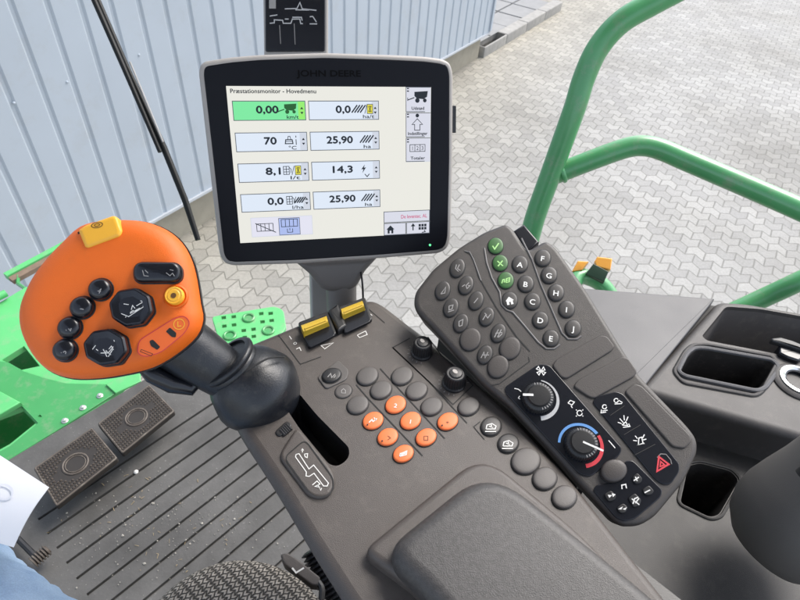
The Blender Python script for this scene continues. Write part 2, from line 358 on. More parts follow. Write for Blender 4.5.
def fabric_material():
    m, nt, b = nodes('woven_seat_fabric'); L = nt.links; tc = N(nt, 'ShaderNodeTexCoord')
    mp = N(nt, 'ShaderNodeMapping'); mp.inputs['Rotation'].default_value = (0, 0, math.radians(38)); mp.inputs['Scale'].default_value = (1, 1, 0); L.new(tc.outputs['Object'], mp.inputs['Vector'])
    br = N(nt, 'ShaderNodeTexBrick', Scale=1.0); br.offset = .5; br.inputs['Brick Width'].default_value = .0080; br.inputs['Row Height'].default_value = .0058
    br.inputs['Mortar Size'].default_value = .0016; br.inputs['Mortar Smooth'].default_value = 1.0
    br.inputs['Color1'].default_value = (.30, .265, .225, 1); br.inputs['Color2'].default_value = (.42, .375, .32, 1); br.inputs['Mortar'].default_value = (.060, .052, .043, 1)
    sx = N(nt, 'ShaderNodeSeparateXYZ'); L.new(mp.outputs[0], sx.inputs[0])
    pp = N(nt, 'ShaderNodeMath', operation='PINGPONG'); pp.inputs[1].default_value = .0080 / 2; L.new(sx.outputs[0], pp.inputs[0])
    ma = N(nt, 'ShaderNodeMath', operation='MULTIPLY_ADD'); ma.inputs[1].default_value = 1.1; L.new(pp.outputs[0], ma.inputs[0]); L.new(sx.outputs[1], ma.inputs[2])
    cx = N(nt, 'ShaderNodeCombineXYZ'); L.new(sx.outputs[0], cx.inputs[0]); L.new(ma.outputs[0], cx.inputs[1]); L.new(cx.outputs[0], br.inputs['Vector'])
    n = N(nt, 'ShaderNodeTexNoise', Scale=900.0, Detail=3.0); L.new(tc.outputs['Object'], n.inputs['Vector'])
    r = N(nt, 'ShaderNodeMapRange'); r.inputs['To Min'].default_value = .6; r.inputs['To Max'].default_value = 1.4; L.new(n.outputs['Fac'], r.inputs['Value'])
    s_ = N(nt, 'ShaderNodeVectorMath', operation='SCALE'); L.new(br.outputs['Color'], s_.inputs[0]); L.new(r.outputs[0], s_.inputs['Scale']); L.new(s_.outputs[0], b.inputs['Base Color'])
    b.inputs['Roughness'].default_value = .95
    iv = N(nt, 'ShaderNodeMath', operation='MULTIPLY_ADD'); iv.inputs[1].default_value = -1; iv.inputs[2].default_value = 1; L.new(br.outputs['Fac'], iv.inputs[0])
    bp = N(nt, 'ShaderNodeBump', Strength=1.0, Distance=.003); L.new(iv.outputs[0], bp.inputs['Height']); L.new(bp.outputs[0], b.inputs['Normal']); return m
def denim_material():
    m, nt, b = nodes('pale_denim'); L = nt.links; tc = N(nt, 'ShaderNodeTexCoord')
    n = N(nt, 'ShaderNodeTexNoise', Scale=14.0, Detail=6.0); n2 = N(nt, 'ShaderNodeTexNoise', Scale=700.0, Detail=2.0); w = N(nt, 'ShaderNodeTexWave', Scale=420.0, Distortion=.6)
    for q in (n, n2, w): L.new(tc.outputs['Object'], q.inputs['Vector'])
    c = N(nt, 'ShaderNodeValToRGB'); c.color_ramp.elements[0].color = (.20, .30, .46, 1); c.color_ramp.elements[1].color = (.34, .46, .62, 1); c.color_ramp.elements[0].position = .35; c.color_ramp.elements[1].position = .65; L.new(n.outputs['Fac'], c.inputs[0])
    r = N(nt, 'ShaderNodeMapRange'); r.inputs['To Min'].default_value = .75; r.inputs['To Max'].default_value = 1.25; L.new(n2.outputs['Fac'], r.inputs['Value'])
    s_ = N(nt, 'ShaderNodeVectorMath', operation='SCALE'); L.new(c.outputs[0], s_.inputs[0]); L.new(r.outputs[0], s_.inputs['Scale']); L.new(s_.outputs[0], b.inputs['Base Color']); b.inputs['Roughness'].default_value = .9
    bp = N(nt, 'ShaderNodeBump', Strength=.5, Distance=.0008); L.new(w.outputs['Fac'], bp.inputs['Height'])
    bp2 = N(nt, 'ShaderNodeBump', Strength=.6, Distance=.012); L.new(n.outputs['Fac'], bp2.inputs['Height']); L.new(bp.outputs[0], bp2.inputs['Normal']); L.new(bp2.outputs[0], b.inputs['Normal']); return m
def leather_material():
    m, nt, b = nodes('grained_armrest_cover'); L = nt.links; tc = N(nt, 'ShaderNodeTexCoord')
    v = N(nt, 'ShaderNodeTexVoronoi', Scale=1050.0); n = N(nt, 'ShaderNodeTexNoise', Scale=16.0, Detail=5.0); n2 = N(nt, 'ShaderNodeTexNoise', Scale=330.0, Detail=4.0)
    for q in (v, n, n2): L.new(tc.outputs['Object'], q.inputs['Vector'])
    c = N(nt, 'ShaderNodeValToRGB'); c.color_ramp.elements[0].color = (.042, .039, .0375, 1); c.color_ramp.elements[1].color = (.062, .058, .056, 1); L.new(n.outputs['Fac'], c.inputs[0])
    r = N(nt, 'ShaderNodeMapRange'); r.inputs['From Min'].default_value = .3; r.inputs['From Max'].default_value = .7; r.inputs['To Min'].default_value = .78; r.inputs['To Max'].default_value = 1.2; L.new(n2.outputs['Fac'], r.inputs['Value'])
    s_ = N(nt, 'ShaderNodeVectorMath', operation='SCALE'); L.new(c.outputs[0], s_.inputs[0]); L.new(r.outputs[0], s_.inputs['Scale']); L.new(s_.outputs[0], b.inputs['Base Color']); b.inputs['Roughness'].default_value = .5
    bp = N(nt, 'ShaderNodeBump', Strength=.22, Distance=.0006); L.new(v.outputs['Distance'], bp.inputs['Height']); L.new(bp.outputs[0], b.inputs['Normal']); return m
M['fabric'] = fabric_material(); M['denim'] = denim_material(); M['leather'] = leather_material()

# =================================================================== SETTING
WT = V((math.cos(WA), math.sin(WA), 0)); WN = V((WT.y, -WT.x, 0))          # along the wall / out of the wall
WB = hz(478, 58, 0); WOFF = WB.dot(WN)
M['pavers'] = paver_material()
g = MB().add([(-300, -300, 0), (300, -300, 0), (300, 300, 0), (-300, 300, 0)], [[0, 1, 2, 3]])
struct(obj('ground', g, M['pavers'], smooth=False), 'pale interlocking concrete pavers of the yard below the cab', 'ground')

# corrugated building
wall = thing('metal_building', 'pale blue corrugated metal building wall on a low concrete plinth', 'building')
def wp(s_, z, out=0.0): return V((WB.x, WB.y, 0)) + WT * s_ + WN * out + V((0, 0, z))
prof = []; sp = .197; s0 = -16.0
while s0 < .09 - sp:
    prof += [(s0, 0), (s0 + .105, 0), (s0 + .117, -.011), (s0 + .136, -.011), (s0 + .150, 0)]; s0 += sp
prof += [(.10, 0)]
w = MB(); n = len(prof)
w.add([wp(a, .36, .07 + b_) for a, b_ in prof] + [wp(a, 4.4, .07 + b_) for a, b_ in prof], [[i, i + 1, n + i + 1, n + i] for i in range(n - 1)])
back = [wp(-16, .36, .0), wp(.1, .36, .0), wp(.1, 4.4, .0), wp(-16, 4.4, .0)]
w.add([wp(.10, .36, .07), wp(.10, .36, -5), wp(.10, 4.4, -5), wp(.10, 4.4, .07)], [[0, 1, 2, 3]])
w.add([wp(-16, .36, .04), wp(.1, .36, .04), wp(.1, .36, -5), wp(-16, .36, -5)], [[0, 3, 2, 1]])
w.add([wp(-16, 4.4, .09), wp(.1, 4.4, .09), wp(.1, 4.4, -5), wp(-16, 4.4, -5)], [[0, 1, 2, 3]])
obj('wall', w, M['wall'], wall, ang=36)
p = MB(); c0 = wp(-8, .18, -2.5); p.box(c0 + WT * 0.0, WT * 15.98, WN * 5.0, V((0, 0, .36))); obj('plinth', p, M['plinth'], wall, smooth=False)
p = MB(); p.box(wp(-7.95, .352, .045), WT * 16.1, WN * .085, V((0, 0, .022))); obj('drip_trim', p, M['trim'], wall, smooth=False)
p = MB(); p.box(wp(.095, 2.38, .065), WT * .05, WN * .05, V((0, 0, 4.0))); obj('corner_trim', p, M['wall'], wall, smooth=False)
for (px, py) in [(67, 82), (139, 55), (14, 103)]:
    d = ray((px, py)); k = (WN.dot(wp(0, 0, .07)) - WN.dot(CAM)) / WN.dot(d); q = CAM + d * k
    obj('screw', MB().lathe(q - WN * .002, WN, [(.009, 0), (.009, .004), (.005, .008), (.001, .009)], 10), M['wall'], wall)

# raised slab bed and kerb beside the building corner
PG = Pl((WB.x, WB.y, 0), (0, 0, 1), WT)
k = MB(); kl = [(.02, .0), (2.95, .0), (2.95, .0), (2.95, .0)]
def wq(a, o, z): return wp(a, z, o)
kb = MB(); seglen = .74
for i in range(4):
    a0 = .06 + i * seglen; kb.slab(PG, rnd([(a0, -.06), (a0 + seglen - .008, -.06), (a0 + seglen - .008, .12), (a0, .12)], .012, 3), -.05, .15, .018, 0)
kerb = obj('kerb', kb, M['kerb']); tag(kerb, 'pale stone kerb edging the slab bed at the corner of the metal building', 'kerb')
sb = MB(); PB = PG
for i in range(5):
    for j in range(4):
        a0 = .17 + i * .57; b0 = .14 + j * .52
        sb.slab(PG, [(a0, b0), (a0 + .545, b0), (a0 + .545, b0 + .495), (a0, b0 + .495)], -.05, .085 + random.uniform(-.006, .006), .006, 0)
struct(obj('pavement', sb, M['slabs']), 'grey slabs with dark joints behind the kerb by the building corner', 'pavement')
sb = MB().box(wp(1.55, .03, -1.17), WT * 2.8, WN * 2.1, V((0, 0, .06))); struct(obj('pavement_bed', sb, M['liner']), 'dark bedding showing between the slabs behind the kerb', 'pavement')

# cab floor with moulded grooves
CA = math.radians(50.5)
CR = V((math.cos(CA), math.sin(CA), 0)); CF = V((-CR.y, CR.x, 0))             # cab right / cab forward
FZ = 2.0
PF = Pl(hz(108, 400, FZ), (0, 0, 1), CR)                                       # local: u = right, v = forward, v = 0 at the front edge
gro = sorted([PF.to2(p_)[1] for p_ in [(180, 423), (150, 463), (146, 492), (180, 480), (200, 487), (215, 496), (232, 504)]], reverse=True)
g0 = -.1905; gd = .0437
fl = MB(); xs0, xs1 = PF.to2((40, 540))[0] - .0, 2.2
vs = []; v = 0.0
prof = [(0.004, -.06), (0, -.004), (-.004, 0)]
for i in range(20):
    c = g0 - i * gd; prof += [(c + .0031, 0), (c + .0023, -.008), (c - .0023, -.008), (c - .0031, 0)]
prof += [(-1.6, 0)]
def sw(x0, x1, prof):
    n = len(prof); fl.add([PF.to3((x0, a), b_) for a, b_ in prof] + [PF.to3((x1, a), b_) for a, b_ in prof], [[i + 1, i, n + i, n + i + 1] for i in range(n - 1)])
xl = -.254
sw(xl, .21, prof)
fl.add([PF.to3(q) for q in ((.21, -.36), (.75, -.36), (.75, -1.6), (.21, -1.6))], [[3, 2, 1, 0]])
fl.add([PF.to3(q, h) for q, h in (((-1.2, .004), -.06), ((xl, .004), -.06), ((xl, 0), -.004), ((-1.2, 0), -.004), ((xl, -.004), 0), ((-1.2, -.004), 0), ((xl, -1.6), 0), ((-1.2, -1.6), 0))], [[0, 1, 2, 3], [3, 2, 4, 5], [5, 4, 6, 7]])
fl.add([PF.to3(q, -.06) for q in ((-1.2, .004), (.21, .004), (.21, -1.6), (-1.2, -1.6))], [[0, 3, 2, 1]])
struct(obj('floor', fl, M['floor'], ang=20), 'dusty grey ribbed rubber mat on the cab floor', 'floor')
cr = MB()
for i in range(330):
    px = random.gauss(160, 62); py = random.gauss(528, 30)
    if not (40 < px < 300 and 440 < py < 600): continue
    q = hz(px, py, FZ + .0012); r = random.uniform(.0005, .0016) * (1.9 if random.random() < .12 else 1)
    a = random.uniform(0, 6.28); cr.add([q + V((math.cos(a + t) * 1.0 * r * random.uniform(.5, 1.6), math.sin(a + t) * r, random.uniform(0, .0015))) for t in (0, 1.5, 3.1, 4.6)] + [q + V((0, 0, .002))], [[0, 1, 4], [1, 2, 4], [2, 3, 4], [3, 0, 4], [0, 3, 2, 1]])
for i in range(60):
    px = random.gauss(150, 65); py = random.gauss(520, 32)
    if not (45 < px < 290 and 450 < py < 600): continue
    q = hz(px, py, FZ + .0016); a = random.uniform(0, 3.14); l_ = random.uniform(.003, .010); d_ = V((math.cos(a), math.sin(a), 0)) * l_
    cr.tube([q - d_ / 2, q + V((0, 0, .0008)), q + d_ / 2], random.uniform(.0003, .0007), 5, 1)
struct(obj('floor_crumbs', cr, [M['dust'], M['straw']], smooth=False), 'pale crumbs and dust scattered over the ribbed cab floor', 'debris', 'stuff')
q = hz(136, 472, FZ); pb = MB().lathe(q - V((0, 0, .001)), (0.1, 0, 1), [(.003, 0), (.0055, .0015), (.005, .003), (.0025, .005), (.0005, .0052)], 9)
tag(obj('pebble', pb, M['white']), 'small white pebble on the ribbed floor near the pedals', 'pebble')

# =================================================================== PEDALS
def pedal(quad, label, z):
    P_ = Pl(hz(quad[0][0], quad[0][1], z), (0, 0, 1), CR); t = thing('foot_pedal', label, 'pedal', 'pedals on the cab floor')
    A, B, C_, D = [V(P_.to2(p_)) for p_ in quad]
    l = rnd([tuple(x) for x in (A, B, C_, D)], .006)
    m = MB(); m.slab(P_, l, -.014, 0, .003, 1)
    st = m; nu, nv = 22, 12; lines = MB()
    f = lambda a, b_: tuple((A * (1 - a) + B * a) * (1 - b_) + (D * (1 - a) + C_ * a) * b_)
    asp = (B - A).length / (D - A).length
    for i in range(nu):
        for j in range(nv):
            a, b_ = (i + .5) / nu * .94 + .03, (j + .5) / nv * .9 + .05
            if abs(b_ - .5) < .08 and abs(a - .5) < .36: continue
            if math.hypot((a - .5) * asp, b_ - .5) < .30: continue
            if abs(a - .5) < .14 and b_ > .3 and False: continue
            c = V(f(a, b_)); e = .0021
            st.add([P_.to3((c.x + dx * e, c.y + dy * e), 0) for dx, dy in ((-1, -1), (1, -1), (1, 1), (-1, 1))] + [P_.to3((c.x + dx * e * .4, c.y + dy * e * .4), .0032) for dx, dy in ((-1, -1), (1, -1), (1, 1), (-1, 1))],
                   [[0, 1, 5, 4], [1, 2, 6, 5], [2, 3, 7, 6], [3, 0, 4, 7], [4, 5, 6, 7]])
    obj('pedal_plate', m, [M['pedal'], M['pedaldark']], t, ang=25)
    c = V(f(.5, .5)); r = (D - A).length * .21; R_ = MB()
    R_.tube([P_.to3(a, .0005) for a in ell(c, r, r, n=28)], .0022, 6, closed=True); R_.tube([P_.to3(a, .0005) for a in ell(c, r * .8, r * .8, n=28)], .0012, 6, closed=True)
    obj('ring_mark', R_, M['pedal'], t)
    rim = MB(); rim.tube([P_.to3(a, -.001) for a in inset(ccw(l), .003)], .0022, 6, closed=True); obj('rim', rim, M['pedal'], t)
    b0 = P_.to3(c, -.014); s_ = MB().tube([b0, b0 - V((0, 0, z - FZ - .014)) + CF * .03], .013, 10); obj('stem', s_, M['black'], t)
pedal([(33, 468), (92, 427), (118, 458), (56, 507)], 'brown rubber foot pedal nearer the sheet of paper, studded with a ring mark', FZ + .075)
pedal([(97, 423.5), (149, 384), (175, 411), (122, 454)], 'brown rubber foot pedal farther from the paper, beneath the orange control lever', FZ + .075)

# small ribbed foot lever at the far left
fb = thing('foot_lever', 'small black foot lever with a ribbed rubber tip beside the denim knee', 'lever')
a, b_ = hz(10, 531, FZ + .03), hz(37, 558, FZ + .03); obj('bar', MB().tube([a, b_], .006, 8), M['black'], fb)
t_ = MB(); a, b_ = hz(32, 553, FZ + .035), hz(50, 568, FZ + .035); ax = (hz(48, 549, FZ + .035) - hz(34, 562, FZ + .035)); o_ = hz(33, 563, FZ + .035); Ln = ax.length * 1.1
pr = []
for i in range(6): pr += [(.013, i / 6 * Ln), (.013, (i + .45) / 6 * Ln), (.009, (i + .55) / 6 * Ln), (.009, (i + .95) / 6 * Ln)]
obj('ribbed_tip', t_.lathe(o_, ax, pr, 18), M['pedal'], fb)

# =================================================================== GREEN SHEET METAL OUTSIDE
PZ = 1.9; PP = Pl(hz(60, 380, PZ), (0, 0, 1), CR)
gp = thing('green_platform', 'green sheet metal platform with square cut outs beyond the cab floor edge', 'platform')
base = PP.L([(-120, 352), (0, 302), (25, 287), (110, 275), (175, 320), (178, 352), (140, 371), (108, 400), (60, 431), (13, 460), (-120, 545)])
m = MB().slab(PP, base, -.02, 0, .003)
sheet = obj('deck_sheet', m, [M['palegreen'], M['green']], gp)
cu = MB()
for q in ([(2, 360), (24, 346), (40, 366), (21, 370)],): cu.slab(PP, PP.L(q), -.05, .05)
cut(sheet, cu)
main = PP.L([(-120, 366), (0, 361), (8, 362), (24, 371), (46, 378), (66, 383), (110, 384), (116, 393), (60, 428.5), (13, 457.5), (-120, 540)], .006)
m = MB().slab(PP, main, .0005, .006, .002); msheet = obj('top_sheet', m, M['green'], gp)
cu = MB(); cu.slab(PP, PP.L([(-22, 422), (22, 406), (38, 423), (10, 446), (-20, 462)], .006), -.005, .05); cu.slab(PP, PP.L([(38, 416), (40, 414.5), (42, 416.5), (40, 418)], .006), .002, .05); cut(msheet, cu)
cu = MB(); cu.slab(PP, PP.L([(-21, 423), (21, 407), (36, 423), (10, 444), (-19, 460)], 0), -.05, .0004); cut(sheet, cu)
m = MB().slab(PP, PP.L([(-120, 345), (40, 345), (60, 440), (-120, 500)], -.12), -.13, -.12); obj('under_sheet', m, M['green'], gp, smooth=False)
m = MB().slab(PP, PP.L([(-30, 395), (0, 392), (22, 404), (-4, 419), (-30, 428)], .012), .006, .02, .004); obj('raised_fold', m, M['palegreen'], gp)  # paler green paints the brightness of an inclined face
m = MB().slab(PP, PP.L([(106, 385), (140, 369), (141, 382), (116, 394)], .009), .0065, .013, .002); obj('edge_plate', m, M['palegreen'], gp)
for q in ((65, 421), (83, 408), (100, 396)):
    m = MB().lathe(PP.hit(q, .006), (0, 0, 1), [(.0085, 0), (.0085, .002), (.0055, .003), (.005, .007), (.001, .0085)], 14); obj('bolt', m, M['steel'], gp)
m = MB().tube([PP.hit(p_, .02) for p_ in ((-70, 330), (0, 296), (6, 293))], .012, 10); obj('edge_tube', m, M['palegreen'], gp)
# bar with a brown rubber strip standing beyond
gb = thing('green_bar', 'green bar with a brown rubber strip beyond the orange control lever', 'bar')
B3 = [hz(p_[0], p_[1], 1.45) for p_ in ((14, 273), (70, 243), (150, 200))]
d = (B3[1] - B3[0]).normalized(); sd = V((-d.y, d.x, 0))
o_ = (B3[0] + B3[1]) / 2; obj('bar', MB().box(o_, d * (B3[1] - B3[0]).length * 1.25, sd * .03, V((0, 0, .03))), M['palegreen'], gb, smooth=False)
obj('rubber_strip', MB().box(o_ - sd * .034 - V((0, 0, .004)), d * (B3[1] - B3[0]).length * 1.25, sd * .034, V((0, 0, .022))), M['rust'], gb, smooth=False)
obj('bracket', MB().tube([B3[0] - sd * .03, hz(18, 284, 1.45), hz(30, 292, 1.6)], .008, 8), M['green'], gb)

# perforated step
PS = Pl(hz(245, 325, 1.45), (0, 0, 1), CR)
st = thing('perforated_step', 'light green perforated step plate seen past the lever boot above the pavers', 'step')
zz = lambda pts: Z(200, 290, .125, pts)
l = rnd(PS.L(zz([(92, 212), (600, 128), (668, 160), (690, 300), (600, 420), (420, 480), (200, 480), (150, 400)])), .02)
m = MB().slab(PS, l, -.02, 0, .003); so = obj('step_plate', m, M['palegreen'], st)
cu = MB()
for (x, y) in ((195, 290), (272, 280), (500, 255), (573, 245), (190, 222), (270, 215), (490, 190), (565, 188), (350, 325), (428, 315), (358, 380), (430, 372)):
    cu.slab(PS, PS.L(zz([(x - 19, y - 11), (x + 17, y - 15), (x + 19, y + 9), (x - 17, y + 13)])), -.06, .05)
cut(so, cu)
for (x, y, r) in ((390, 225, 42), (240, 365, 44), (548, 325, 42)):
    m = MB(); c = PS.to2(zz([(x, y)])[0]); rr = PS.scale(zz([(x, y)])[0]) * r * .125
    m.tube([PS.to3(a, .002) for a in ell(c, rr, rr, n=24)], .006, 8, closed=True); m.flat(PS, ell(c, rr * .85, rr * .85, n=24), .0015); obj('raised_ring', m, M['green'], st)

# =================================================================== HANDRAIL
hr = thing('handrail', 'green painted tubular handrail outside the cab door above the pavers', 'handrail')
def spl(pts, k=6):
    out = []
    P_ = [pts[0]] + list(pts) + [pts[-1]]
    for i in range(1, len(P_) - 2):
        p0, p1, p2, p3 = [V(x) for x in P_[i - 1:i + 3]]
        for j in range(k):
            t = j / k; out.append(((p1 * 2) + (p2 - p0) * t + (p0 * 2 - p1 * 5 + p2 * 4 - p3) * t * t + (p1 * 3 - p0 - p2 * 3 + p3) * t ** 3) * .5)
    out.append(V(pts[-1])); return out
m = MB().tube(spl([at(516, 300, 1.18), at(532, 228, 1.12), at(553, 168, 1.07), at(574, 110, 1.02), at(584, 78, 1.0), at(598, 48, .98), at(621, 22, .96), at(655, 2, .945), at(690, -17, .93), at(760, -60, .9)]), .0195, 20)
obj('upright_rail', m, M['rail'], hr)
m = MB().tube(spl([at(551, 176, 1.085), at(600, 157, 1.06), at(628, 147.5, 1.05), at(645, 146, 1.045), at(662, 150, 1.04), at(690, 162, 1.03), at(760, 192, 1.0), at(850, 232, .96), at(1010, 305, .87)]), .0185, 20)
obj('branch_rail', m, M['rail'], hr)
wb = at(558, 173.5, 1.0815); wd = (at(600, 157, 1.06) - at(551, 176, 1.085)).normalized()
m = MB().lathe(at(561.5, 172, 1.08), wd, [(.0186, -.004), (.0212, -.002), (.0218, .001), (.0208, .004), (.0186, .006)], 24, cap0=False, cap1=False); obj('weld_bead', m, M['rail'], hr)
m = MB().tube(spl([at(690, 332, 1.12), at(757, 301, 1.1), at(800, 281, 1.07), at(880, 243, 1.03), at(1060, 156, .94)]), .0185, 20); obj('lower_rail', m, M['rail'], hr)

# amber marker lamp on its green arm
lm = thing('marker_light', 'amber marker light on a green arm below the handrail, above the pavers', 'marker light')
zz = lambda pts: Z(500, 210, .15, pts)
PLm = Pl(at(594, 268, 1.5), (at(594, 268, 1.5) - CAM) * -1 + V((0, 0, .5)), CR)
m = MB().slab(PLm, rnd(PLm.L(zz([(478, 412), (518, 340), (592, 345), (548, 402)])), .001), -.035, .004, .003); obj('amber_lens', m, M['amber'], lm)
m = MB().slab(PLm, rnd(PLm.L(zz([(628, 345), (648, 313), (748, 325), (736, 402), (640, 380)])), .001), -.03, .006, .003); obj('amber_lens', m, M['amber'], lm)
m = MB().slab(PLm, rnd(PLm.L(zz([(568, 430), (622, 362), (722, 415), (692, 484)])), .001), -.03, .010, .002); obj('lamp_housing', m, M['dgreen'], lm)
m = MB().tube(spl([at(570, 292, 1.5), at(578, 277, 1.52), at(592, 279, 1.53), at(604, 287, 1.53), at(616, 305, 1.53)]), [.021] * 25, 12); obj('arm', m, M['rail'], lm)

# =================================================================== WIPER
wi = thing('windscreen_wiper', 'long black windscreen wiper hanging diagonally in front of the blue wall', 'wiper')
m = MB().tube([at(88, -18, 1.25), at(94, 0, 1.25), at(127, 75, 1.25), at(160, 152, 1.25)], [.0058, .0058, .0055, .0045], 12); obj('wiper_arm', m, M['wiper'], wi)
m = MB().tube([at(91.5, -18, 1.262), at(97.8, 0, 1.262), at(130.5, 75, 1.262), at(164, 148, 1.262), at(185, 200, 1.262), at(198, 240, 1.262)], [.0058, .0058, .0058, .0072, .0070, .0058], 12); obj('wiper_blade', m, M['wiper'], wi)
m = MB().tube([at(130, 62, 1.250), at(163, 142, 1.250)], .0022, 8); obj('blade_spine', m, M['dim'], wi)

# =================================================================== CORNER POST DISPLAY
PD = Pl(at(295, 20, .98), R3 @ V((.12, -.25, .96)), R3 @ V((1, 0.0, 0)))
cp = thing('status_display', 'narrow dark status display panel with white icons behind the monitor top', 'display')
l = PD.L([(261.5, -110), (328.5, -110), (328, 58), (264, 58)]); m = MB().slab(PD, rnd(l, .006), -.05, 0, .004); obj('housing', m, M['shell'], cp)
l = PD.L([(265, -105), (325.5, -105), (325, 51.5), (265.5, 52)]); m = MB().slab(PD, rnd(l, .004), -.004, .003, .0015); obj('display_face', m, M['gloss'], cp)
zz = lambda pts: Z(240, 0, .15, pts)
def print_strokes(mb, pl, strokes, w, h=.0004, mi=0, base=None):
    for s_ in strokes: mb.strip(pl, pl.L(s_, base or 0), w, h, mi)
ic = MB(); PSx = PD.scale((295, 20)); W1 = 1.0 * PSx
print_strokes(ic, PD, [zz(q) for q in ([(300, 62), (380, 60), (400, 20), (415, 62), (510, 72)], [(370, 68), (460, 70)], [(200, 110), (250, 102)], [(200, 158), (230, 155), (230, 135), (285, 138), (290, 158), (340, 158), (350, 130), (400, 130), (405, 160), (420, 160)], [(300, 130), (325, 130)], [(350, 118), (410, 118), (415, 140)], [(465, 115), (485, 112), (510, 150)], [(465, 162), (515, 162)])], W1, .0034)
ic.flat(PD, PD.L(zz([(195, -60), (240, -60), (240, 60), (195, 60)])), .0034, 1)
print_strokes(ic, PD, [zz(q) for q in ([(265, 170), (272, 295)], [(362, 160), (368, 298)])], .6 * PSx, .0034, 2)
obj('icons', ic, [M['silver'], M['dim'], M['dim']], cp, smooth=False)

# =================================================================== MONITOR
def quadplane(q, d0):
    a, b_, c, d = [ray(p_) for p_ in q]
    u = a.cross(b_).cross(d.cross(c)); v = a.cross(d).cross(b_.cross(c)); u.normalize(); v.normalize()
    n = u.cross(v).normalized(); o = at(q[0][0], q[0][1], d0)
    if n.dot(CAM - o) < 0: n = -n
    if u.dot(b_ - a) < 0: u = -u
    return Pl(o, n, u)
SQ = [(226, 86), (431, 87), (431, 233), (242, 243)]
PM = quadplane(SQ, .575)
tr = V(PM.to2(SQ[1])); bl = V(PM.to2(SQ[3])); SW, SH = tr.x, -bl.y
def sc(u, v): return (u / 640 * SW, -v / 480 * SH)
def scl(pts): return [sc(*p_) for p_ in pts]
SP = SW / 640
mo = thing('touchscreen_monitor', 'large touchscreen monitor in a dark bezel showing white Danish data menu', 'monitor')
outer = PM.L([(204, 61), (230, 57), (260, 54.5), (325, 52.5), (390, 54.5), (425, 56.2), (443, 58.5), (451, 62.5), (454, 73), (453.6, 160), (451.6, 238), (448.5, 249), (440, 254), (376, 259.3), (296, 264.5), (233, 266.5), (224.5, 264), (219.5, 256), (208.5, 160), (198.5, 74), (199.3, 66)])
outer = ccw(rnd(outer, .006, 3))
m = MB(); m.slab(PM, outer, -.038, -.0012, .004, flare=.012); obj('shell', m, M['shell'], mo)
m = MB(); m.slab(PM, rnd(inset(outer, .0047), .002, 2), -.004, -.0004, .0012); obj('bezel', m, M['bezel'], mo)
tx = MB(); bc = (329, 73.2); tx.text(PM, 'JOHN DEERE', PM.to2(bc), 6.0 * PM.scale(bc), PM.udir(bc, (1, .004)), .0002, width=64 * PM.scale(bc), bold=.0002)
m = MB(); 
obj('brand_lettering', tx, mat('lettering_dark', (.0010, .0010, .0014, 1), .6, spec=.1), mo, smooth=False)
m = MB().slab(PM, rnd(PM.L([(452, 105), (457.6, 105.5), (457.4, 133), (452, 133)]), .001), -.014, -.004, .001); obj('side_button', m, M['black'], mo)
m = MB().lathe(PM.hit((430, 245)), PM.n, [(.0013, -.001), (.0013, .0004), (.0006, .0008)], 12); obj('status_led', m, glow('led_green', 110, 255, 170, 1.4), mo)
G = dict(bg=glow('screen_bg', 233, 232, 224), field=glow('screen_field', 222, 232, 246), green=glow('screen_green', 125, 232, 160), grn2=glow('screen_lime', 150, 236, 110), ink=glow('screen_ink', 22, 30, 40), bd=glow('screen_border', 82, 88, 98), key=glow('screen_key', 216, 218, 230), blue=glow('screen_blue', 172, 188, 236), pink=glow('screen_pink', 205, 120, 150), yel=glow('screen_yellow', 226, 218, 70), dg=glow('screen_dkgreen', 30, 92, 40), lav=glow('screen_lavender', 226, 226, 240), spin=glow('screen_spin', 208, 214, 226))
GL = list(G.values()); GI = {k_: i for i, k_ in enumerate(G)}
m = MB().flat(PM, scl([(0, 0), (640, 0), (640, 480), (0, 480)]), .0001); scr = obj('screen', m, G['bg'], mo, smooth=False)
def rect(mb, u0, v0, u1, v1, h, mi): mb.flat(PM, scl([(u0, v0), (u1, v0), (u1, v1), (u0, v1)]), h, mi)
def line(mb, pts, w=2.0, h=.0005, mi='ink', closed=False): mb.strip(PM, scl(pts), w * SP, h, GI[mi], closed)
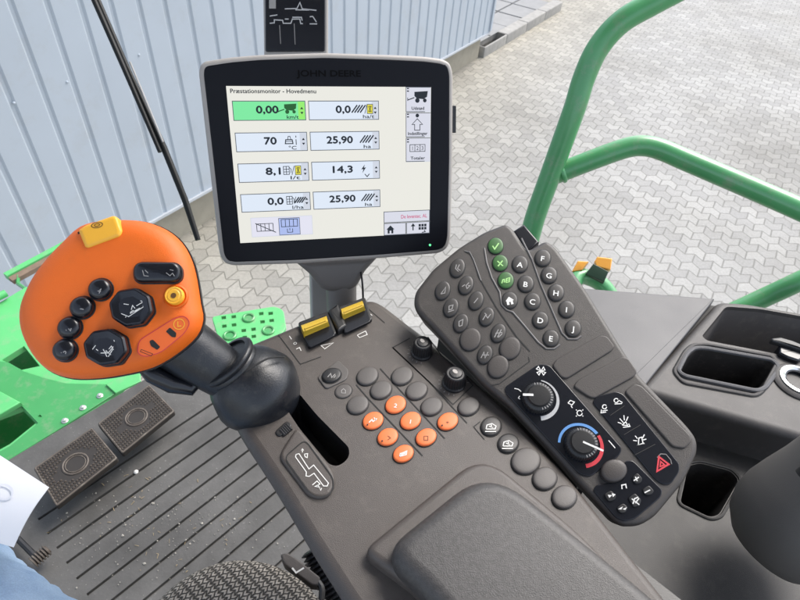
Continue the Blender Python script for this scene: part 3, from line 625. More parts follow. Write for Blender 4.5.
def icon(mb, kind, u, v, s=1.0, mi='ink'):
    T = lambda pts: [(u + a * s, v + b_ * s) for a, b_ in pts]
    if kind == 'hatch':
        for i in range(4): line(mb, T([(-16 + i * 9 - 6, 11 - 0), (-16 + i * 9 + 12, -12)]), 4.2, mi=mi)
    elif kind == 'glass':
        mb.flat(PM, scl(T([(-9, -14), (9, -14), (9, 14), (-9, 14)])), .0004, GI['yel']); line(mb, T([(-9, -14), (9, -14), (9, 14), (-9, 14)]), 2, mi='bd', closed=True)
        line(mb, T([(-4, -8), (4, -8), (-4, 8), (4, 8), (-4, -8)]), 2)
    elif kind == 'slash': line(mb, T([(-3, 14), (5, -14)]), 2, mi=mi)
    elif kind == 'pump':
        line(mb, T([(-10, -13), (8, -13), (8, 12), (-10, 12)]), 2, mi=mi, closed=True); line(mb, T([(-10, -4), (8, -4)]), 2); line(mb, T([(-10, 4), (8, 4)]), 2); line(mb, T([(-1, -13), (-1, 12)]), 2); line(mb, T([(8, -10), (14, -4), (13, 8)]), 2)
    elif kind == 'bolt': mb.flat(PM, scl(T([(5, -15), (-9, 3), (-1, 2), (-5, 16), (9, -4), (1, -3)])), .0005, GI['ink'])
    elif kind == 'can':
        line(mb, T([(-16, 10), (-14, -2), (6, -2), (8, 10)]), 3, closed=True); line(mb, T([(-8, -2), (-6, -12), (0, -12), (2, -2)]), 2); line(mb, T([(18, -14), (18, -8)]), 2.5); line(mb, T([(18, -3), (18, 14)]), 2.5); line(mb, T([(-16, 3), (8, 3)]), 2)
    elif kind == 'combine':
        mb.flat(PM, scl(T([(-8, -12), (28, -14), (26, 0), (16, 6), (-2, 4), (-8, -2)])), .0005, GI[mi]); line(mb, T([(-26, 8), (-8, 2)]), 3, mi=mi); line(mb, T([(-26, 2), (-26, 10)]), 2, mi=mi)
        for cx_, r_ in ((0, 6), (20, 5)): mb.flat(PM, scl(ell((u + cx_ * s, v + 9 * s), r_ * s, r_ * s, n=12)), .00055, GI[mi])
    elif kind == 'totals':
        line(mb, T([(-26, -11), (26, -11), (26, 11), (-26, 11)]), 2, closed=True)
        for a in (-9, 9): line(mb, T([(a, -11), (a, 11)]), 2)
        for i, t in enumerate('123'): mb.text(PM, t, sc(u + (-17 + 17 * i) * s, v), 13 * s * SP, mi=GI['ink'], h=.0005)
    elif kind == 'house':
        mb.flat(PM, scl(T([(-14, 0), (0, -14), (14, 0), (10, 0), (10, 14), (3, 14), (3, 4), (-3, 4), (-3, 14), (-10, 14), (-10, 0)])), .0005, GI['ink'])
    elif kind == 'upkey':
        line(mb, T([(-18, 11), (-18, -8)]), 4); mb.flat(PM, scl(T([(-26, -3), (-18, -14), (-10, -3)])), .00055, GI['ink'])
        for a in (2, 12, 22):
            for b_ in (-10, 1): mb.flat(PM, scl(T([(a, b_), (a + 8, b_), (a + 8, b_ + 9), (a, b_ + 9)])), .0005, GI['ink'])
        line(mb, T([(22, 12), (26, 18), (14, 20)]), 3)
def spinner(mb, u, v):
    mb.flat(PM, scl([(u - 5, v - 4), (u, v - 11), (u + 5, v - 4)]), .0005, GI['ink']); mb.flat(PM, scl([(u - 5, v + 4), (u + 5, v + 4), (u, v + 11)]), .0005, GI['ink'])
def txt(mb, t, u0, u1, v0, v1, mi='ink', bold=1.2, h=.0005):
    mb.text(PM, t, sc((u0 + u1) / 2, (v0 + v1) / 2), (v1 - v0) * SP, mi=GI[mi], h=h, width=(u1 - u0) * SP, bold=bold * SP)
rows = [(43, 99), (136, 192), (229, 286), (324, 380)]
fields = {(0, 0): ('0,00', 83, 149, 'km/t'), (0, 1): ('0,0', 328, 374, 'ha/t'), (1, 0): ('70', 100, 137, '\u00b0C'), (1, 1): ('25,90', 295, 378, 'ha'), (2, 0): ('8,1', 98, 143, 'l/t'), (2, 1): ('14,3', 311, 375, 'V'), (3, 0): ('0,0', 97, 146, 'l/ha'), (3, 1): ('25,90', 296, 381, 'ha')}
for (r, c), (t, u0, u1, un) in fields.items():
    v0, v1 = rows[r]; L_, R_ = ((14, 232), (243, 465))[c]; mb = MB()
    rect(mb, L_, v0, R_, v1, .0002, GI['green' if (r, c) == (0, 0) else 'field'])
    rect(mb, R_ - 22, v0 + 2, R_ - 2, v1 - 2, .0003, GI['grn2' if (r, c) == (0, 0) else 'spin'])
    line(mb, [(L_, v0), (R_, v0), (R_, v1), (L_, v1)], 2.2, .0004, 'bd', True)
    txt(mb, t, u0, u1, v0 + 13, v0 + 35); ux = 178 if c == 0 else 418
    txt(mb, un, ux - 4, ux + 8 + 6 * len(un), v0 + 41, v0 + 52, bold=.3)
    spinner(mb, R_ - 11, (v0 + v1) / 2)
    vi = v0 + 24
    if (r, c) == (0, 0): icon(mb, 'combine', 176, vi - 2, 1.05, 'dg')
    elif (r, c) == (0, 1): icon(mb, 'hatch', 400, vi); icon(mb, 'slash', 423, vi); icon(mb, 'glass', 437, vi)
    elif (r, c) == (1, 0): icon(mb, 'can', 180, vi)
    elif (r, c) == (2, 0): icon(mb, 'pump', 163, vi); icon(mb, 'slash', 182, vi); icon(mb, 'glass', 199, vi)
    elif (r, c) == (2, 1): icon(mb, 'bolt', 412, vi, .9)
    elif (r, c) == (3, 0): icon(mb, 'pump', 167, vi); icon(mb, 'slash', 183, vi, .8); icon(mb, 'hatch', 200, vi, .8)
    else: icon(mb, 'hatch', 424, vi)
    obj('data_field', mb, GL, scr, 'green highlighted data field reading 0,00' if (r, c) == (0, 0) else None, smooth=False)
mb = MB(); txt(mb, 'Pr\u00e6stationsmonitor - Hovedmenu', 11, 268, 7, 20, bold=.35); obj('title', mb, GL, scr, smooth=False)
mb = MB(); rect(mb, 39, 400, 235, 462, .0002, GI['lav']); line(mb, [(39, 400), (235, 400), (235, 462), (39, 462)], 1.6, .0004, 'spin', True)
def digits4(u, v):
    line(mb, [(u - 26, v - 12), (u + 26, v - 12), (u + 26, v + 12), (u - 26, v + 12)], 2, .0006, closed=True)
    for a in (-13, 0, 13): line(mb, [(u + a, v - 12), (u + a, v + 12)], 2, .0006)
digits4(82, 432); line(mb, [(52, 418), (116, 450)], 2.5, .0007)
rect(mb, 127, 405, 194, 460, .0005, GI['blue']); line(mb, [(127, 405), (194, 405), (194, 460), (127, 460)], 1.8, .0006, 'bd', True); digits4(161, 421)
line(mb, [sc_ for sc_ in [(153, 440), (153, 452), (170, 452), (170, 440)]], 2, .0007); line(mb, [(161, 446), (161, 438)], 2, .0007)
obj('mode_selector', mb, GL, scr, smooth=False)
for i, (v0, v1, nm) in enumerate(((1, 77, 'Udst\u00f8d'), (80, 156, 'Indstillinger'), (159, 235, 'Totaler'))):
    mb = MB(); rect(mb, 556, v0, 639, v1, .0002, GI['key']); line(mb, [(556, v1), (556, v0), (639, v0)], 2, .0004, 'bd'); line(mb, [(556, v1), (639, v1)], 2, .0004, 'spin')
    line(mb, [(556, v1 - 1), (620, v1 - 1)], 2.4, .00045, 'bd')
    if i == 0: icon(mb, 'combine', 594, 30, 1.25)
    elif i == 1:
        mb.flat(PM, scl(ell((594, v0 + 8), 6, 6, n=14)), .0005, GI['ink']); line(mb, [(594, v0 + 18), (612, v0 + 36), (603, v0 + 36), (603, v0 + 54), (585, v0 + 54), (585, v0 + 36), (576, v0 + 36)], 2.2, closed=True)
    else: icon(mb, 'totals', 595, v0 + 32)
    wd = min(66, 7 * len(nm)); txt(mb, nm, 596 - wd / 2, 596 + wd / 2, v1 - 17, v1 - 7, bold=.35)
    for a in (4, 12): line(mb, [(559, v0 + a), (566, v0 + a)], 3.5)
    obj('softkey', mb, GL, scr, smooth=False)
mb = MB(); rect(mb, 478, 399, 639, 436, .0002, GI['key']); line(mb, [(478, 399), (639, 399), (639, 436), (478, 436)], 2.2, .0004, 'bd', True); txt(mb, 'De leventec. AL', 538, 630, 411, 424, 'pink', .4); obj('status_line', mb, GL, scr, smooth=False)
mb = MB(); rect(mb, 478, 439, 554, 479, .0002, GI['key']); line(mb, [(478, 439), (554, 439), (554, 479), (478, 479)], 2.2, .0004, 'bd', True); icon(mb, 'house', 500, 460); obj('home_key', mb, GL, scr, smooth=False)
mb = MB(); rect(mb, 557, 439, 639, 479, .0002, GI['key']); line(mb, [(557, 439), (639, 439), (639, 479), (557, 479)], 2.2, .0004, 'bd', True); icon(mb, 'upkey', 598, 456); obj('page_key', mb, GL, scr, smooth=False)
# bracket and post
l = PM.L([(294, 262), (380, 257), (366, 272), (358, 287), (350, 291.5), (330, 293), (322, 290), (310, 275)], -.03); m = MB().slab(PM, rnd(l, .004), -.075, -.03, .008); obj('bracket', m, M['post'], mo)
m = MB().tube([PM.hit((341, 284), -.05), PM.hit((342, 320), -.05), PM.hit((344, 360), -.06)], [.019, .0185, .0185], 20); obj('post', m, M['post'], mo)
m = MB().slab(PM, PM.L([(310.5, 272), (330, 270), (332, 330), (312, 330)], -.075), -.095, -.075, .003); obj('back_plate', m, M['palepost'], mo)
m = MB().tube(spl([PM.hit((361, 272), -.03), PM.hit((362.5, 285), -.022), PM.hit((363, 300), -.03), PM.hit((362, 315), -.05)]), .0012, 8); obj('cable', m, M['black'], mo)

# =================================================================== ARMREST CONSOLE
CONZ = 2.80
PC = Pl(hz(400, 420, CONZ), (0, 0, 1), CR)
co = thing('armrest_console', 'grey armrest console with orange buttons, knobs and grained elbow pad', 'armrest console')
out = [(222, 356), (228, 350), (270, 333), (318, 313.5), (352, 300), (373, 297), (384, 302), (415, 326), (460, 363), (512, 411), (577, 481), (637, 558), (671, 600), (760, 715), (520, 800), (440, 740), (345, 600), (310, 544), (275, 485), (238, 429), (226, 400)]
l2 = ccw(rnd(PC.L(out), [.01] * 3 + [.02] * 18, 4))
low = inset(l2, .05); m = MB()
loops = [[PC.to3(a, -.075) for a in inset(l2, .045)], [PC.to3(a, -.05) for a in inset(l2, .022)], [PC.to3(a, -.022) for a in inset(l2, .004)]]
for k in range(6):
    t = math.pi / 2 * k / 5; loops.append([PC.to3(a, -.012 + .012 * math.sin(t)) for a in inset(l2, .010 * (1 - math.cos(t)))])
m.loft(loops); body = obj('body', m, [M['console'], M['console']], co)
zz7 = lambda pts: Z(260, 400, .2, pts)
slot = rnd(PC.L(zz7([(195, 140), (345, 322), (385, 332), (425, 310), (446, 280), (446, 238), (280, 70), (190, -40), (130, 40)])), .006)
cu = MB().slab(PC, slot, -.045, .03, 0, 1); body.data.materials[1] = M['black']; cut(body, cu)
# gate plate left of the slot, with its pictogram
m = MB().slab(PC, rnd(PC.L(zz7([(186, 134), (344, 326), (372, 372), (378, 430), (345, 490), (285, 500), (235, 478), (100, 300), (104, 262)])), .008), -.002, .003, .003); obj('gate_plate', m, M['console'], co)
lab = rnd(PC.L(zz7([(225, 198), (366, 392), (368, 448), (335, 484), (283, 486), (250, 466), (121, 288)]), .003), .006, 4)
m = MB(); m.strip(PC, lab, .0010, .0034, 1, True)
W1 = PC.scale((320, 465))
for s_ in ([(180, 272), (195, 268), (245, 345), (268, 325), (342, 415), (336, 430), (318, 430), (270, 366), (246, 382), (230, 380), (232, 360), (178, 285), (180, 272)], [(212, 262), (212, 245), (206, 252), (212, 244), (218, 252)], [(222, 270), (238, 268), (236, 288), (226, 284), (222, 270)], [(262, 425), (285, 405), (300, 420), (275, 432), (300, 436)], [(290, 425), (302, 450), (296, 442), (303, 451), (308, 440)]):
    m.strip(PC, PC.L(zz7(s_), .0034), .9 * W1, .0034, 0)
obj('gate_label', m, [M['white'], M['seam']], co, smooth=False)
m = MB()
for i in range(5): m.tube([PC.hit(zz7([(100 + 8 * i, 150 - 7 * i)])[0], .001), PC.hit(zz7([(125 + 8 * i, 178 - 7 * i)])[0], .001)], .0014, 6)
m.slab(PC, rnd(PC.L(zz7([(70, 165), (135, 105), (165, 130), (100, 190)])), .004), -.002, .0015, .001); obj('clip', m, M['black'], co)
# elbow pad with base lip
pad_base = [(361, 550), (483, 451), (579, 530), (640, 592), (760, 730), (530, 790), (429, 600)]
m = MB().slab(PC, rnd(PC.L(pad_base, .012), [.012, .03, .02, .02, .01, .01, .02], 6), -.001, .012, .006); obj('pad_base', m, M['console'], co)
pad = [(380, 549), (489, 462), (612, 558), (668, 604), (790, 730), (560, 790), (436, 600)]
m = MB().slab(PC, rnd(PC.L(pad, .03), [.025, .04, .02, .02, .05, .05, .05], 8), .010, .03, .0128, seg=8); obj('elbow_pad', m, M['leather'], co)
# grooves between panels, drawn as thin dark strips
m = MB(); zz2 = lambda pts: Z(320, 330, 1 / 4.286, pts); W1 = PC.scale((400, 400))
for s_ in ([(258, 166), (535, 466)], [(155, 235), (212, 300), (440, 540)], [(312, 76), (570, 320), (655, 238), (600, 178), (520, 110), (462, 30)], [(385, 36), (312, 76), (470, 225), (630, 400)]):
    obj('panel_line', MB().strip(PC, PC.L(zz2(s_)), 1.15 * W1, .0004), M['seam'], co, smooth=False)
zz1 = lambda pts: Z(200, 240, .275, pts)
for s_ in (zz1([(285, 345), (365, 452), (440, 425)]), zz1([(600, 240), (672, 302)]), Z(460, 360, .325, [(62, 190), (42, 206), (75, 245)])):
    obj('panel_line', MB().strip(PC, PC.L(s_), .9 * W1, .0004), M['seam'], co, smooth=False)
for s_ in ([(325, 350), (333, 362)], [(452, 395), (440, 385), (485, 375), (452, 398)], [(572, 347), (602, 332), (608, 345), (580, 356), (572, 347)], [(350, 398), (362, 392), (368, 404)], [(620, 270), (626, 276)]):
    obj('rocker_mark', MB().strip(PC, PC.L(zz1(s_)), .9 * W1, .0005), M['white'], co, smooth=False)
obj('rocker_mark', MB().strip(PC, ell(PC.to2(zz1([(346, 377)])[0]), .0016, .0014, n=12), .7 * W1, .0005, 0, True), M['white'], co, smooth=False)
def pbutton(name, pl, c, a, b_, ang, h, mtl, parent, mark=None, markm='white', ring=True, label=None, ud=(1, -.15), th=None, edge=.3):
    A = pl.L(ell(c, a, b_, ang, 30), 0)
    m = MB()
    if ring: m.slab(pl, inset(ccw(A), -.0008), -.002, .0007, .0004, 1)
    m.dome(pl, A, 0, h, edge, 0, .22)
    o = obj(name, m, [mtl, M['seam']], parent, label)
    if mark:
        k = MB(); sca = pl.scale(c); mark(k, pl, c, h + .0002, sca); obj('mark', k, M[markm] if isinstance(markm, str) else markm, o, smooth=False)
    return o
def mk_strokes(strokes, w=1.0, s=1.0, rot=0):
    cr_, sr_ = math.cos(math.radians(rot)), math.sin(math.radians(rot))
    def f(k, pl, c, h, sca):
        for s_ in strokes: k.strip(pl, pl.L([(c[0] + s * (x * cr_ - y * sr_), c[1] + s * (x * sr_ + y * cr_)) for x, y in s_], h), w * sca, h)
    return f
def mk_text(t, px, ud=(1, .18), bold=.12):
    return lambda k, pl, c, h, sca: k.text(pl, t, pl.to2(c, h), px * sca, pl.udir(c, ud), h, bold=bold * sca)
ANG = -24
for c in ((367.4, 376.2), (402, 376), (381, 390), (416.6, 390.7), (357.8, 405), (431.5, 406.5), (468.6, 406.5)): pbutton('blank_button', PC, (c[0], c[1] + .6), 11.0, 8.7, ANG, .0032, M['button'], co)
marks = {0: ('white', mk_strokes([[(-4, 1), (-1, -2), (0, 0), (4, -3)], [(1, -4), (3, -1)]], 1.1)), 1: ('white', mk_text('2', 5)), 2: ('white', mk_text('1', 5)), 3: ('brownink', mk_text('+', 4)), 4: ('brownink', mk_strokes([[(0, -2), (3, 0), (0, 2)]], .7)), 5: ('brownink', mk_strokes([[(-2, -2), (2, -2), (2, 2), (-2, 2), (-2, -2)]], .7)), 6: ('white', mk_strokes([[(-3.5, 2), (-3, -1), (0, -2), (3.5, -3.5), (3, 0), (-3.5, 2)], [(-3, .8), (3, -1.6)], [(-3, 0), (3, -2.4)]], 1.0))}
for i, c in enumerate(((373, 421), (395.6, 405), (410.5, 421), (447.6, 421.7), (387.7, 437.3), (426, 437.6), (403.3, 454))):
    o = pbutton('orange_button', PC, (c[0], c[1] + .5), 10.6, 8.3, ANG, .0032, M['orange_btn'], co, marks[i][1], marks[i][0])
    if i in (0, 3, 4):
        k = MB().flat(PC, PC.L(ell((c[0] - 5.5, c[1] + 3.6), .9, .9, n=10), .0033), .0033); obj('indicator_dot', k, M['seam'], o, smooth=False)
m = MB().slab(PC, rnd(PC.L([(317, 378), (338, 360.5), (349, 371), (347, 380), (326, 390)]), .004), -.001, .0015, .001); obj('button_plinth', m, M['button'], co)
PC2 = Pl(PC.to3((0, 0), .0015), PC.n, PC.u)
pbutton('resume_button', PC2, (331.7, 376), 9.6, 7.0, -18, .003, M['black'], co, mk_strokes([[(-4, 1), (-1, -2.5), (0, 1.5), (3.5, -2)], [(2, 1.8), (4, -.6)]], 1), 'dim')
pbutton('small_button', PC, (343.5, 391.5), 8.4, 6.6, -20, .0016, M['button'], co, mk_strokes([[(-2, 1.5), (-2, -1.2), (0, -2.8), (2, -1.2), (2, 1.5), (-2, 1.5)]], .8), 'dim')
CBM = mk_strokes([[(-5, 2), (-4, -2), (1, -3.5), (5, -1), (4, 2), (-5, 2)], [(-6, 4.5), (5, 4.5)], [(-2, -1), (2, 1)], [(0, -3), (1, 2)]], 1.0)
pbutton('header_button', PC, (491, 427), 10.4, 9.4, -20, .003, M['podbtn'], co, CBM, 'white'); pbutton('unloading_button', PC, (508, 444), 10.4, 9.4, -20, .003, M['podbtn'], co, CBM, 'white')
pbutton('large_blank_button', PC, (525.6, 461.8), 14.6, 13, -20, .0036, M['button'], co); pbutton('large_blank_button', PC, (544.5, 479.2), 12.2, 11.2, -20, .0036, M['button'], co); pbutton('large_blank_button', PC, (564, 497.8), 12.4, 11.4, -20, .0036, M['button'], co)
for (c, r) in (((421.5, 353.0), .0099), ((453.6, 383.6), .0104)):
    o_ = PC.hit(c, 0); m = MB()
    m.lathe(o_, (0, 0, 1), [(r * 1.12, 0), (r * 1.12, .002), (r, .003), (r * .97, .014), (r * .9, .016), (r * .84, .0168), (r * .80, .0158), (r * .62, .0158), (r * .55, .0172), (r * .2, .0178), (1e-5, .0178)], 96, knurl=24, kd=.0009, kset={2, 3}); kn = obj('speed_knob', m, M['black'], co)
    tp = Pl(o_ + V((0, 0, .0181)), (0, 0, 1), CR); m = MB().flat(tp, ell((0, r * .1), r * .2, r * .28, -10, 14), 0); obj('cap_glint', m, M['shell'], kn, smooth=False)  # pale ellipse paints the reflection on the knob cap
    m = MB()
    for t in range(-130, 131, 20):
        a = math.radians(t + 90); d_ = V((math.cos(a), math.sin(a))); cc = V(PC.to2(c))
        if t % 40 == 10 or True: m.strip(PC, [tuple(cc + d_ * r * 1.28), tuple(cc + d_ * r * 1.48)], .0005, .0004)
    obj('scale_marks', m, M['dim'], co, smooth=False)
# yellow rockers
for bl_, ye in (([(298, 325), (328, 313.5), (337, 336), (309, 350)], [(301, 325.5), (326.5, 316), (330, 327.5), (306, 338)]), ([(338, 309.5), (365, 299.5), (372.5, 322), (344, 335.5)], [(341, 309), (362.5, 300.8), (366, 311.5), (344.5, 321)])):
    P3_ = PC.L(bl_); m = MB().slab(PC, rnd(P3_, .003), -.002, .0045, .0015); rk = obj('rocker_housing', m, M['black'], co)
    m = MB().slab(PC, rnd(PC.L([tuple(V(a) * .9 + V((sum(q[0] for q in bl_) / 4, sum(q[1] for q in bl_) / 4)) * .1) for a in bl_], .0045), .003), .0045, .0052, .0004); obj('rocker_well', m, M['gloss'], rk)
    A, B, C_, D = [V(p_) for p_ in ye]; m = MB(); L_ = []
    n_ = 12
    for i in range(n_ + 1):                                            # a curved paddle, high at the front edge
        t = i / n_; h = .010 + .006 * math.sin(math.pi * min(1, t * 1.15) ** .8) - .006 * t
        pa, pb_ = A.lerp(D, t), B.lerp(C_, t); L_.append((PC.hit(tuple(pa), h), PC.hit(tuple(pb_), h)))
    top = [a for a, _ in L_] + [b for _, b in L_[::-1]]
    dn = V((0, 0, -.008)); loops = [[a, b, b + dn, a + dn] for a, b in L_]; m.loft(loops)
    pd = obj('rocker_paddle', m, M['rocker'], rk, ang=50)
    m = MB()
    for t in (.34, .52):
        i = int(t * n_); a, b = L_[i]; m.tube([a.lerp(b, .08) + V((0, 0, .0004)), a.lerp(b, .92) + V((0, 0, .0004))], .0008, 6)
    obj('grip_rib', m, M['rocker'], pd)
m = MB().slab(PC, rnd(PC.L([(328, 315), (338, 308), (347, 330), (338, 336)]), .002), -.002, .008, .003); obj('rocker_divider', m, M['black'], co)
m = MB().box(PC.hit((560, 620), -.12), CR * .12, CF * .3, V((0, 0, .12))); obj('support', m, M['black'], co)

# =================================================================== CONTROL LEVER
le = thing('control_lever', 'orange multi-function control lever head on a black neck and rubber boot', 'control lever')
PJ = Pl(at(112, 300, .465), R3 @ V((.10, .16, .98)), R3 @ V((1, 0, 0)))
pts = [(205, 68), (255, 54), (310, 51), (365, 56), (418, 76), (455, 107), (479, 150), (492, 200), (501, 258), (507, 298), (491, 340), (442, 384), (380, 419), (300, 438), (240, 446), (182, 446), (132, 431), (95, 401), (66, 352), (54, 310), (55, 270), (68, 232), (90, 190), (122, 148), (162, 106)]
hd = ccw(smooth_loop(PJ.L(Z(0, 200, .4, pts)), 3))
m = MB(); loops = []
for d, h in ((.0005, -.006), (0, -.002), (0, .001), (.0012, .005), (.0036, .0095), (.0075, .013), (.0125, .0152), (.018, .0163), (.024, .0166)): loops.append([PJ.to3(a, h) for a in inset(hd, d)])
m.loft(loops, cap0=True); head = obj('grip_face', m, M['orange'], le, ang=60)
m = MB(); loops = []
for d, h in ((.024, -.047), (.017, -.044), (.009, -.036), (.003, -.022), (-.0007, -.008), (-.0009, -.0022), (.002, -.0020)): loops.append([PJ.to3(a, h) for a in inset(hd, d)])
m.loft(loops); obj('grip_shell', m, M['black'], le, ang=60)
HF = .0166; PJF = Pl(PJ.to3((0, 0), HF), PJ.n, PJ.u); JS = PJF.scale((112, 310))
zz5 = lambda pts: Z(0, 240, .25, pts)
J2 = lambda x, y: PJF.to2(zz5([(x, y)])[0])
for i, (x, y, r, t) in enumerate(((405, 199, 47, '4'), (332, 271, 47, '1'), (283, 352, 46, '2'), (264, 441, 46, '3'))):
    m = MB(); l = ell(J2(x, y), r * .25 * JS, r * .245 * JS); m.slab(PJF, inset(ccw(l), -.0009), -.004, .0006, .0004, 1); m.dome(PJF, l, 0, .0075, .25, 0, .4); b_ = obj('round_button', m, [M['gloss'], M['black']], le, ang=60)
    k = MB().text(PJF, t, J2(x + 8, y + 10), 5.5 * JS, PJF.udir((84, 308), (.3, -1) if t != '4' else (1, .3)), .0073, bold=.0001); obj('numeral', k, M['dim'], b_, smooth=False)
m = MB(); cx, cy = 632, 132; cap = [J2(x, y) for x, y in rnd([(cx - 94, cy - 40), (cx + 94, cy - 38), (cx + 94, cy + 40), (cx - 94, cy + 42)], 40, 8)]
m.slab(PJF, inset(ccw(cap), -.0009), -.004, .0008, .0004, 1); m.dome(PJF, cap, 0, .007, .3, 0, .3); b_ = obj('rocker_switch', m, [M['gloss'], M['black']], le, ang=60)
k = MB()
for s_ in ([(582, 128), (588, 150), (606, 152)], [(592, 128), (604, 140)], [(675, 138), (690, 150), (700, 140), (708, 152)], [(690, 126), (704, 130)]): k.strip(PJF, [J2(*q) for q in s_], .8 * JS, .0070)
obj('mark', k, M['dim'], b_, smooth=False)
for x, y, a, b0, rot, st in ((537, 275, 88, 79, 12, [[(510, 262), (530, 265)], [(560, 270), (585, 255)], [(536, 296), (546, 288), (556, 292), (566, 284)], [(520, 312), (512, 320)], [(586, 268), (596, 276)], [(576, 250), (606, 258)], [(500, 300), (530, 312), (560, 292), (590, 272)], [(540, 285), (545, 268), (555, 280)], [(524, 325), (518, 335), (528, 334)], [(580, 318), (588, 322), (584, 330)], [(535, 300), (575, 278)]]), (437, 432, 89, 75, 12, [[(372, 462), (400, 425)], [(470, 398), (474, 410)], [(484, 402), (506, 406)], [(434, 456), (444, 448), (454, 458)], [(452, 440), (462, 428), (470, 442)], [(420, 455), (450, 455), (470, 430)], [(430, 440), (445, 470)], [(450, 470), (468, 440)], [(470, 402), (510, 408)], [(402, 440), (410, 446)], [(480, 466), (492, 470)], [(412, 488), (420, 484), (418, 496)], [(440, 445), (460, 462)]])):
    l = [J2(x + a * math.cos(math.radians(45 * i + rot)), y + b0 * math.sin(math.radians(45 * i + rot))) for i in range(8)]
    l = ccw(rnd(l, .002, 3)); m = MB(); m.slab(PJF, inset(l, -.0008), -.004, .0008, .0004, 1)
    loops = [[PJF.to3(q, 0) for q in l], [PJF.to3(q, .0075) for q in l], [PJF.to3(q, .009) for q in inset(l, .0012)], [PJF.to3(q, .0092) for q in inset(l, .002)], [PJF.to3(q, .0080) for q in inset(l, .0065)]]
    m.loft(loops); b_ = obj('octagonal_switch', m, [M['gloss'], M['black']], le, ang=25)
    k = MB()
    for s_ in st: k.strip(PJF, [J2(*q) for q in s_], .75 * JS, .0082)
    obj('mark', k, M['white'], b_, smooth=False)
m = MB(); cc = J2(703, 226); r = 38 * .25 * JS; m.lathe(PJF.to3(cc, 0), PJF.n, [(r * 1.35, -.002), (r * 1.35, .0003), (r * 1.2, .0012), (r * 1.06, .0004), (r, .001), (r, .005), (r * .9, .006), (r * .72, .0055), (r * .6, .0062), (r * .3, .006), (1e-5, .006)], 36, mis=[1, 1, 1, 1, 0, 0, 0, 0, 0, 0]); b_ = obj('yellow_button', m, [M['yellow'], M['orange']], le)
k = MB().flat(PJF, ell((cc[0], cc[1] - .0003), r * .3, r * .3, n=18), .0064); obj('mark', k, M['brownink'], b_, smooth=False)
dl = rnd([J2(*q) for q in [(556, 402), (700, 312), (738, 302), (762, 330), (740, 372), (645, 450), (582, 468), (550, 455)]], .004, 4)
m = MB(); m.flat(PJF, dl, .0003); m.strip(PJF, dl, .8 * JS, .00045, 1, True)
m.strip(PJF, ell(J2(717, 337), 22 * .25 * JS, 22 * .25 * JS, n=20), .8 * JS, .0005, 3, True)
m.strip(PJF, [J2(712, 326), J2(712, 346), J2(726, 344)], .9 * JS, .0005, 3)
for q in ([(664, 366), (680, 350), (706, 372), (704, 390), (688, 388)], [(598, 404), (612, 398), (642, 428), (630, 440), (604, 424)]): m.flat(PJF, rnd([J2(*a) for a in q], .001), .0005, 2)
m.strip(PJF, [J2(566, 438), J2(612, 456), J2(606, 464), J2(562, 446)], .5 * JS, .0005, 2, True)
obj('function_decal', m, [M['decal'], M['red'], M['seam'], M['yellow']], le, smooth=False)
zy = lambda pts: Z(0, 150, .25, pts)
yb = [PJ.to2(q, .014) for q in zy([(318, 324), (345, 305), (458, 265), (474, 272), (494, 330), (486, 350), (360, 398), (345, 394)])]
m = MB().slab(PJ, rnd(yb, .0018), -.004, .018, .003); yo = obj('thumb_button', m, M['yellow'], le)
k = MB(); c = PJ.to2(zy([(388, 300)])[0], .0182); k.strip(PJ, ell(c, .0042, .0022, 12, 20), .0006, .0182, 0, True); k.strip(PJ, ell(c, .002, .001, 12, 12), .0006, .0182, 0, True); obj('mark', k, M['brownink'], yo, smooth=False)
ys = [PJ.to2(q, .014) for q in zy([(310, 330), (322, 322), (350, 396), (342, 400)])]; m = MB().slab(PJ, ys, .004, .0142, 0); obj('button_gap', m, M['seam'], le)
# neck, hand rest, boot
nk0, nk1 = at(172, 338, .515), at(238, 383, .538)
m = MB(); m.tube([nk0, nk0.lerp(nk1, .3), nk0.lerp(nk1, .6), nk0.lerp(nk1, .85), nk1], [.027, .0262, .0242, .0222, .0215], 28); obj('neck', m, M['rubber'], le, ang=60)
m = MB().tube([at(140, 366, .50), at(152, 374, .505), at(172, 384, .515), at(192, 388, .52), at(200, 380, .522)], [.004, .008, .0085, .007, .004], 14); obj('hand_rest', m, M['gloss'], le)
bc_ = at(256, 389, .548); ax = (nk0 - nk1).normalized(); bx = (ax * .75 + V((0, 0, 1)) * .5).normalized()
m = MB(); pr = []
r0 = .0415
for i in range(13):
    t = math.radians(-60 + i * 9.2); pr.append((r0 * math.cos(t), r0 * math.sin(t)))
pr = [(r_ * (1 + .022 * math.sin(k_ * 1.25)), h_) for k_, (r_, h_) in enumerate(pr)]
pr += [(.0275, .0335), (.0262, .036), (.0285, .0385), (.029, .041), (.0272, .0432), (.0235, .0435), (.0222, .041)]
m.lathe(bc_, (ax * .85 + V((0, 0, .35))).normalized(), pr, 48); obj('boot', m, M['rubber'], le, ang=60)
m = MB(); a0, a1, a2 = at(248, 370, .502), at(266, 360, .507), at(286, 357, .53)
m.tube(spl([at(244, 374, .5045), a0 + (bc_ - a0).normalized() * -.0, at(268, 358.5, .5135), at(284, 357, .5325)]), .0009, 6); obj('boot_seam', m, M['seam'], le)

